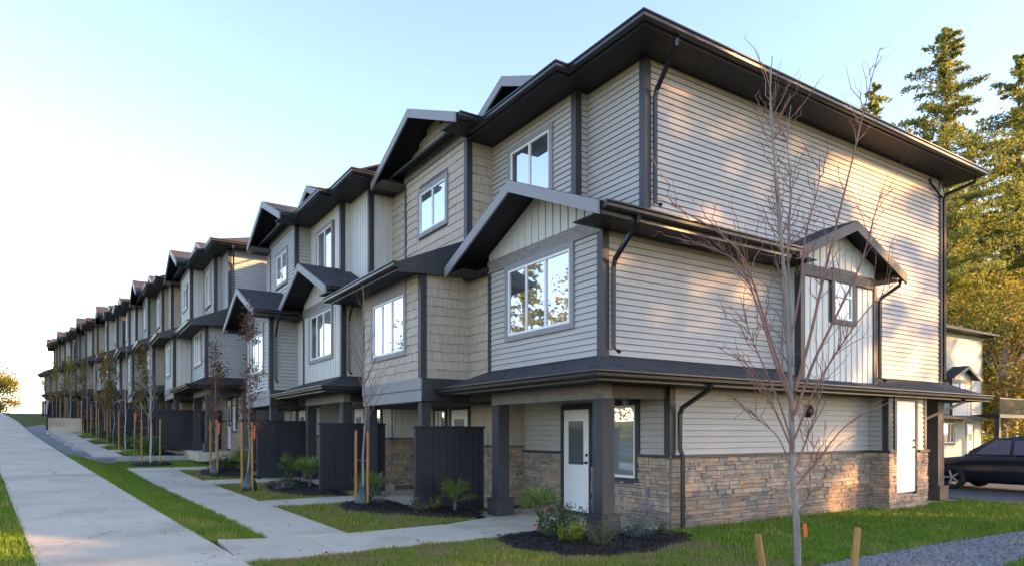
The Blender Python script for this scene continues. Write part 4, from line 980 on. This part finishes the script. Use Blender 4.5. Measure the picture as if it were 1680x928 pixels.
TR = [(-6.1, 24.6, 4.6, 'ochre', 900), (-6.6, 26.3, 4.7, None, 0), (-6.9, 30.6, 4.4, 'ochre', 900), (-7.2, 33.2, 5.0, 'autumn', 900), (-7.5, 36.4, 4.2, None, 0), (-7.9, 39.5, 4.6, None, 0), (-8.1, 43.0, 4.5, 'ochre', 700), (-8.8, 49, 4.8, 'yellow', 600), (-9.2, 53, 4.5, 'ochre', 600), (-9.8, 58, 4.6, 'yellow', 600), (-10.4, 64, 4.6, 'russet', 500), (-11, 70, 4.5, 'yellow', 500)]
names = ['first', 'second', 'third', 'fourth', 'fifth', 'sixth', 'seventh', 'eighth', 'ninth', 'tenth', 'eleventh', 'last']
for i, (u, v, h, lf, nl) in enumerate(TR):
    d = {'ochre': 'ochre leaved', 'autumn': 'orange leaved', 'yellow': 'yellow leaved', 'russet': 'russet leaved', None: 'bare'}[lf]
    young_tree(names[i]+' tree up the hill past the retaining wall, '+d, u, v, h, 'palebark' if i % 3 == 1 else 'bark', lf, nl, .11, [(-.3, 0, 1.75, i == 0), (.3, 0, 1.75, 0)][:1+(i % 3 != 1)], where=names[i]+' tree past the retaining wall', wide=.24, crown0=.25)
# ------------------------------------------------------------------ foreground tree
FT = thing('bare_tree', 'large bare young maple in the foreground with many upright stems', 'tree', (3.52, 8.25, 0), 0)
def fx(px, py): return ((px-840)/1099*8.25-3.52, 1.64-(py-709)/1099*8.25)
def stem(name, pl, r0, r1, dy, n_tw, mat):
    m = MB(); k = len(pl); pts = []
    for i, (a, b) in enumerate(pl): x, z = fx(a, b); pts.append(Vector((x, dy*(i/(k-1))**1.2+.02*math.sin(i*2.1+dy*9), z)))
    sm = []                                                   # smooth
    for i in range(k-1):
        p0, p1, p2, p3 = pts[max(i-1, 0)], pts[i], pts[i+1], pts[min(i+2, k-1)]
        for t in (0, .25, .5, .75): sm.append(.5*((2*p1)+(p2-p0)*t+(2*p0-5*p1+4*p2-p3)*t*t+(3*p1-p0-3*p2+p3)*t**3))
    sm.append(pts[-1]); n = len(sm); rad = [r0+(r1-r0)*i/(n-1) for i in range(n)]; m.tube(sm, rad, 8 if r0 > .03 else 5, True); m.add(name, mat, FT)
    tw = MB()
    for j in range(int(n_tw*2.2)):
        i = int(NR.uniform(.3, .98)*(n-2)); d = (sm[i+1]-sm[i]).normalized(); an = NR.uniform(0, 6.28); s = Vector((math.cos(an), math.sin(an)*.8, NR.uniform(.1, .5)))
        L = NR.uniform(.12, .75); q = sm[i]; e = (d*.75+s*.6).normalized(); p1 = q+e*L*.5+Vector((0, 0, .01)); p2 = p1+(e+Vector((0, 0, .25))).normalized()*L*.5
        kk = lambda: Vector(NR.normal(size=3))*L*.045
        c1 = q+(p1-q)*.5+kk(); c2 = p1+kk(); c3 = p1+(p2-p1)*.55+kk(); pp = [q, c1, c2, c3, p2]
        tw.tube(pp, [.0065, .0055, .0045, .0035, .002], 4, False)
        for g in range(NR.integers(2, 6)):
            b = pp[NR.integers(1, 5)]; w = (e+Vector(NR.normal(size=3))*.55).normalized(); l_ = NR.uniform(.03, .20); tw.tube([b, b+w*l_*.5+kk()*.3, b+w*l_+Vector((0, 0, .12*l_))], [.0034, .0027, .0016], 3, False)
            tw.tube([b+w*l_*.96+Vector((0, 0, .11*l_)), b+w*(l_+.012)+Vector((0, 0, .12*l_))], [.0035, .001], 4, False)
    if tw.f: tw.add('twigs', 'twig', FT, kind='stuff')
stem('trunk', [(1310, 945), (1307, 860), (1301, 780), (1302, 700), (1299, 640), (1297, 590), (1293, 520), (1289, 430), (1284, 340), (1277, 250), (1270, 160), (1274, 82)], .043, .005, .15, 10, 'bark')
for i, (pl, r0, dy, n_) in enumerate([
    ([(1300, 640), (1290, 560), (1283, 470), (1268, 370), (1255, 270), (1247, 190), (1240, 140)], .024, -.45, 9),
    ([(1299, 600), (1300, 500), (1303, 400), (1311, 300), (1313, 210), (1326, 140)], .024, .5, 9),
    ([(1302, 690), (1290, 640), (1262, 570), (1235, 490), (1205, 430), (1160, 392), (1110, 366), (1062, 347)], .022, -.5, 9),
    ([(1298, 660), (1272, 590), (1250, 500), (1222, 430), (1180, 400), (1120, 376)], .018, .35, 6),
    ([(1303, 745), (1275, 690), (1248, 640), (1222, 608), (1190, 588)], .015, -.35, 5),
    ([(1304, 640), (1325, 560), (1345, 470), (1365, 370), (1388, 270), (1410, 170), (1424, 100)], .024, -.25, 9),
    ([(1303, 680), (1340, 590), (1390, 500), (1430, 420), (1462, 330), (1492, 262)], .022, .45, 8),
    ([(1304, 720), (1330, 640), (1372, 560), (1410, 505), (1440, 470)], .015, -.5, 6),
    ([(1303, 770), (1335, 710), (1365, 650), (1385, 600)], .015, .5, 6),
    ([(1304, 800), (1340, 745), (1370, 700), (1404, 672)], .012, -.4, 4),
    ([(1301, 735), (1285, 660), (1262, 590), (1248, 540), (1240, 470)], .014, .55, 6),
    ([(1302, 780), (1282, 720), (1258, 690), (1238, 665)], .010, .3, 3),
    ([(1305, 850), (1325, 805), (1322, 760), (1330, 715)], .009, -.2, 3),
    ([(1297, 560), (1315, 470), (1330, 380), (1355, 300), (1362, 240)], .016, .3, 6)]):
    stem('branch', pl, r0, .0035, dy, n_, 'bark' if i < 2 else 'twig')
for k, (x, y, tx, h, lb) in enumerate([(2.95, 7.85, -.07, .45, 'short leaning timber stake left of the foreground tree'), (4.0, 7.85, .05, .53, 'short timber stake right of the foreground tree')]):
    o = thing('tree_stake', lb, 'stake', (x, y, 0), 0, 'timber tree stakes'); m = MB(); m.tube([(-tx*.2, 0, -.1), (tx, 0, h-.02), (tx, 0, h)], [.04, .04, .034], 12); m.add('pole', 'stake', o)
m = MB(); x, z = fx(1318, 858); m.hexa([(x-.015, -.06, z-.16), (x+.03, -.06, z-.14), (x+.03, -.055, z-.14), (x-.015, -.055, z-.16), (x-.03, -.06, z), (x+.01, -.06, z+.01), (x+.01, -.055, z+.01), (x-.03, -.055, z)]); m.add('ribbon', 'orange', FT)
# ------------------------------------------------------------------ house across the lane
def rear_house():
    r = thing('townhouse', 'shaded grey lap townhouse across the lane behind the porch post', 'townhouse', W(29.8, 12.4, .1), TH, 'houses across the lane'); E0 = FM('E', 0); L = 12.6
    w = MB(); w.box(0, .001, -.3, L, 12, 7.92); w = w.add('wall', 'backing', r)
    h = [window(r, E0, 7.2, 8.7, .9, 2.15, (.33, .66), tmat='trim'), door(r, E0, 10.4, 11.3, .07, 2.1)]
    lap(w, E0, .1, L-.1, 2.7, 7.9, 'lapgreen', [(7.3, 9.9, 0, 5.3)]); lap(w, E0, .1, L-.1, 0, 2.7, 'lapgreen', h); lap(w, FM('F', 0), .1, 12, 0, 7.9, 'lapgreen')
    m = MB(); pbox(m, E0, .1, L-.1, 0, .05, 5.0, 5.3); m.add('band_board', 'trim', r)
    b = MB(); b.box(7.3, -.5, 2.5, 9.9, -.0005, 5.1); b = b.add('wall', 'backing', r); E = FM('E', -.5)
    hb = window(r, E, 8.4, 9.0, 3.8, 4.75, (), rail=.5, tmat='trim'); battens(b, E, 7.4, 9.8, 2.55, 4.7, 'batten', [hb]); battens(b, FM('F', 7.3), -.41, 0, 2.55, 4.7, 'batten')
    corner(r, 7.3, -.5, 2.5, 4.7); m = MB(); m.box(9.8, -.54, 2.5, 9.9, -.5, 4.7); m.add('corner_board', 'trim', r)
    gable(r, E, 8.6, 1.85, 4.95, .4, -.5, 1.3, 4.62, 'batten', rmat='trim')
    m = MB(); m.box(-.65, -.65, 7.92, L+.65, 12, 7.94); m.add('soffit', 'soffit', r, uv=True)
    gutter(r, [(-.65, 12), (-.65, -.65), (L+.65, -.65), (L+.65, 12)], 7.93, [(-1, 0), (0, -1), (1, 0)])
    slabquad('roof_slope', r, [(-.65, -.65, 8.05), (L+.65, -.65, 8.05), (L/2, L/2, 10.9)]); slabquad('roof_slope', r, [(-.65, -.65, 8.05), (L/2, L/2, 10.9), (L/2, 12, 10.9), (-.65, 12, 8.05)])
    slabquad('roof_slope', r, [(L+.65, -.65, 8.05), (L+.65, 12, 8.05), (L/2, 12, 10.9), (L/2, L/2, 10.9)])
    for x in (L-.1, 0.): m = MB(); m.box(x, -.04, 0, x+.1, -.0005, 7.92); m.add('corner_board', 'trim', r)
    slabquad('porch_roof', r, [(4.5, -1.2, 2.45), (10.6, -1.2, 2.45), (10.6, 0, 2.75), (4.5, 0, 2.75)], .08)
    m = MB(); m.box(11.2, -1.6, 2.5, 16.4, 3, 2.72); m.add('deck', 'black', r)
    for x in (11.4, 16.2): column(r, x, -1.4, 0, 2.49, .26)
    m = MB(); m.box(11.2, -1.6, 3.72, 16.4, -1.55, 3.78); m.add('deck_rail', 'black', r)
    for i in range(36): m = MB(); m.box(11.25+i*.145, -1.59, 2.72, 11.275+i*.145, -1.565, 3.72); m.add('baluster', 'black', r)
rear_house()
# ------------------------------------------------------------------ car on the lane
def car():
    r = thing('car', 'dark blue estate car on the lane behind the back porch post', 'car', W(13.9, -.1, 0), TH+math.pi/2, None)
    S = [(-2.3, .70, .42, .70, .72), (-2.22, .84, .30, .84, .92), (-1.9, .90, .24, .92, 1.0), (-1.0, .92, .22, .94, 1.02), (.4, .92, .22, .92, 1.02), (1.0, .92, .22, .90, .99), (1.7, .90, .24, .80, .90), (2.15, .82, .30, .68, .76), (2.3, .66, .38, .56, .60)]
    m = MB()
    for (x, w, z0, zm, z1) in S: m.v += [(x, -w*.9, z0), (x, -w, z0+.14), (x, -w, zm-.06), (x, -w*.9, z1), (x, w*.9, z1), (x, w, zm-.06), (x, w, z0+.14), (x, w*.9, z0)]
    for i in range(len(S)-1):
        for k in range(8): m.f.append((i*8+k, i*8+(k+1) % 8, (i+1)*8+(k+1) % 8, (i+1)*8+k))
    m.f += [tuple(range(7, -1, -1)), tuple((len(S)-1)*8+k for k in range(8))]; b = m.add('body', 'carpaint', r, True)
    g = [(-2.15, .98, .80, .98), (-1.75, .99, .70, 1.44), (-1.3, 1.0, .68, 1.52), (-.2, 1.01, .69, 1.54), (.3, 1.0, .68, 1.48), (1.15, .96, .80, 1.0)]
    m = MB()
    for (x, z0, w, z1) in g: m.v += [(x, -.84, z0-.02), (x, -w, z1), (x, w, z1), (x, .84, z0-.02)]
    for i in range(len(g)-1):
        for k in range(3): m.f.append((i*4+k, i*4+k+1, (i+1)*4+k+1, (i+1)*4+k))
    m.add('cabin', 'carpaint', r, True)
    for s in (-1, 1):
        for (x0, x1, t0, t1) in ((-1.72, -1.02, -1.62, -1.02), (-.95, -.08, -.95, -.08), (0, .86, 0, .36)):
            m = MB(); m.poly([(x0, s*.855, 1.03), (x1, s*.855, 1.03), (t1, s*.715, 1.44), (t0, s*.715, 1.44)]); m.add('window', 'carglass', r)
    m = MB(); m.poly([(.40, -.62, 1.475), (1.10, -.74, 1.045), (1.10, .74, 1.045), (.40, .62, 1.475)]); m.v = [(x+.03, y, z+.02) for x, y, z in m.v]; m.add('windscreen', 'carglass', r)
    m = MB(); m.poly([(-1.8, -.62, 1.42), (-2.14, -.72, 1.05), (-2.14, .72, 1.05), (-1.8, .62, 1.42)]); m.v = [(x-.03, y, z+.02) for x, y, z in m.v]; m.add('rear_window', 'carglass', r)
    for x in (-1.42, 1.42):
        for s in (-1, 1):
            m = MB(); k = 20; prof = [(.33, -.11), (.345, -.06), (.345, .06), (.33, .11), (.22, .115), (.22, -.115)]
            for i in range(k):
                c, q = math.cos(6.283*i/k), math.sin(6.283*i/k); m.v += [(x+rr*c, s*.84+yy, .345+rr*q) for rr, yy in prof]
            m.f = [(i*6+j, i*6+(j+1) % 6, ((i+1) % k)*6+(j+1) % 6, ((i+1) % k)*6+j) for i in range(k) for j in range(6)]; wv = m.add('wheel', 'rubber', r, True)
            m = MB(); m.tube([(x, s*.80, .345), (x, s*.945, .345)], .06, 10)
            for i in range(5): an = i*1.2566; m.tube([(x, s*.93, .345), (x+.21*math.cos(an), s*.93, .345+.21*math.sin(an))], .03, 4)
            m.add('rim', 'rim', wv)
    for s in (-1, 1):
        m = MB(); m.box(2.13, s*.62-.16, .60, 2.27, s*.62+.16, .70); m.add('headlight', 'lamp', r); m = MB(); m.box(-2.31, s*.66-.12, .68, -2.2, s*.66+.12, .86); m.add('tail_light', 'redlamp', r)
car()
# ------------------------------------------------------------------ big trees
def conifer(label, x, y, h, rad, n, base=.12, size=.55, dens=1., mat='needle', group='tall conifers', z=0, lean=0):
    r = thing('conifer', label, 'tree', (x, y, z), NR.uniform(0, 6), group); m = MB()
    m.tube([(0, 0, -.5), (.05, 0, h*.3), (-.05, .05, h*.7), (0, 0, h)], [h*.016, h*.012, h*.006, .02], 8); nb = int(h*4.2*dens); P = []; br = MB()
    for i in range(nb):
        t = base+(1-base)*(i+NR.uniform(0, 1))/nb; L = rad*(1-t)**.66*NR.uniform(.45, 1.25)*(1 if t > .25 else .6+1.6*t)+.25; an = NR.uniform(0, 6.28); b = np.array((0, 0, h*t)); sl = NR.uniform(-.30, .12)+.35*t
        d = np.array((math.cos(an), math.sin(an), sl)); tip = b+d*L; tip[2] -= .07*L*L/max(rad, 1); k = max(6, int(n/nb*(.3+1.4*(1-t)))); q = NR.uniform(.12, 1.05, k)[:, None]
        pp = b+(tip-b)*q; pp[:, 2] += .10*L*np.sin(q[:, 0]*3.0); sp = .13*L*(1.1-.75*q)+.05; pp += NR.normal(size=(k, 3))*sp*np.array((1, 1, .30)); pp[:, 2] -= np.abs(NR.normal(size=k))*.16; P.append(pp)
        if L > .8: br.tube([b, (b+tip)/2+np.array((0, 0, .06*L)), tip], [.012+.01*L, .008+.005*L, .006], 3, False)
    m.add('trunk', 'firbark', r); br.add('branches', 'firbark', r); P = np.concatenate(P); leaves(P, size, mat, 'crown', r, .34)
def broadleaf(label, x, y, h, rad, n, mat, size=.3, group='broadleaf trees', z=0, trunk='bark', low=.25, nclump=45):
    r = thing('broadleaf_tree', label, 'tree', (x, y, z), 0, group); m = MB(); m.tube([(0, 0, -.5), (.1, 0, h*.3), (0, .1, h*.6), (0, 0, h*.9)], [h*.018, h*.013, h*.008, .02], 7); C = []; br = MB()
    for i in range(nclump):
        d = NR.normal(size=3); d /= np.linalg.norm(d); rr = NR.uniform(.35, 1)**.6; c = np.array((0, 0, h*(low+1)/2))+d*np.array((rad, rad, h*(1-low)/2))*rr; s = rad*NR.uniform(.13, .3); k = int(n/nclump*NR.uniform(.5, 1.5))
        C.append(c+NR.normal(size=(k, 3))*s*np.array((1, 1, .7))); br.tube([(0, 0, max(h*.15, c[2]*.6)), (c+np.array((0, 0, c[2]*.7)))/2, c], [.05, .03, .01], 4, False)
    m.add('trunk', trunk, r); br.add('branches', trunk, r); leaves(np.concatenate(C), size, mat, 'crown', r, .65)
conifer('tallest sunlit fir rising behind the house across the lane', 39.5, 61, 38.5, 9.8, 60000, .10, .40)
conifer('sunlit fir at the right edge of the picture', 53.0, 70, 41, 9.8, 52000, .08, .46)
conifer('small distant fir just above the roof edge', 40, 74, 40, 8.2, 16000, .1, .6)
conifer('slender fir between the two tall sunlit firs', 48, 70, 33, 7.4, 12000, .08, .6)
conifer('fir behind the rear roof corner, left of the tallest fir', 45.0, 76, 36, 7.6, 12000, .1, .6)
conifer('fir whose top stands just left of the tallest fir', 43.6, 71, 35, 7.2, 16000, .1, .5)
conifer('tall fir cut by the right picture edge', 58.5, 77, 39, 9, 18000, .06, .55)
for i, (x, y, h, rad) in enumerate([(60, 88, 30, 6.5), (66, 92, 32, 6.5), (63, 82, 29, 6), (53, 84, 32, 6), (47, 90, 30, 6)]):
    conifer(['first', 'second', 'third', 'fourth', 'fifth'][i]+' dark fir deep in the wood behind the lane house', x, y, h, rad, 7000, .05, .75, .8)
for i, (x, y, h, rad, mt) in enumerate([(37.5, 51, 12, 3.4, 'mixed'), (40.5, 54, 14, 3.8, 'yellow'), (44, 57, 12, 3.6, 'mixed'), (48, 62, 17, 4.6, 'mixed'), (36, 57, 13, 3.6, 'mixed'), (51, 64, 13, 4.4, 'autumn'), (34.5, 60, 13, 4, 'mixed'), (43, 64, 17, 4.2, 'mixed'), (55, 72, 18, 5, 'mixed')]):
    broadleaf(names[i]+(' orange' if mt == 'autumn' else ' yellow' if mt == 'yellow' else ' yellow green')+' understorey tree behind the lane house', x, y, h, rad, 8000, mt, .28, trunk='palebark', low=.1, nclump=70)
# trees off to the right that dapple the end wall, and across the street on the left
for i, (x, y, h, rad, n) in enumerate([(34, -2.2, 21, 4.6, 7000), (37, 2.8, 30, 6.6, 9500), (44, -9.4, 25, 5, 5500), (41, 6.0, 28, 5.2, 7500), (48, -18, 26, 5, 5000), (39, -24, 22, 5, 5000), (52, 0, 33, 6, 6000), (57, 7.8, 33, 5, 3600), (46, -34, 26, 5, 4000), (72, 28.5, 27, 5, 4500), (70, 33.5, 26, 5, 5500), (68, 38.5, 25, 4.5, 4000)]):
    conifer(names[i]+' fir of the shading group right of the end wall', x, y, h, rad, n, .34 if i in (1, 3) else .12, .7, 1.3, group='firs shading the end wall')
for i, (x, y, h, rad, mt) in enumerate([(-40, 22, 15, 4.5, 'yellow'), (-44, 31, 20, 5, 'needle'), (-50, 40, 17, 5, 'yellow'), (-60, 47, 19, 5, 'needle'), (-36, 14, 14, 4.5, 'autumn')]):
    if mt == 'needle': conifer(names[i]+' fir across the street on the left', x, y, h, rad, 5000, .08, .6, .8, z=.5, group='trees across the street')
    else: broadleaf(names[i]+' autumn tree across the street on the left', x, y, h, rad, 6000, mt, .34, group='trees across the street', z=.5, low=.08)
broadleaf('golden tree at the far end of the sidewalk', -71.5, 91, 6.6, 3.8, 14000, 'yellow', .26, None, 3.6, low=.02)
broadleaf('distant golden bush left of the far golden tree', -79, 96, 5.0, 3.5, 4000, 'yellow', .32, None, 3.8, low=.02)

n_ = 420; u_ = NR.uniform(-9, 8, n_); v_ = NR.uniform(-5, 14, n_)
L_ = [W(a, b, gz(a, b)+(.018 if -6.62-.102*b-2.1 < a < -4.5 else .03)) for a, b in zip(u_, v_) if not (a > -2.7-.1*b and b > -.1) and not (uR(b)-2.3 < a < uR(b)+.1 and NR.uniform() < .85)]
o = leaves(L_, .045, 'russet', 'fallen_leaves', None, .7, kind='stuff'); o['label'] = 'dry brown leaves scattered over lawns and walks'
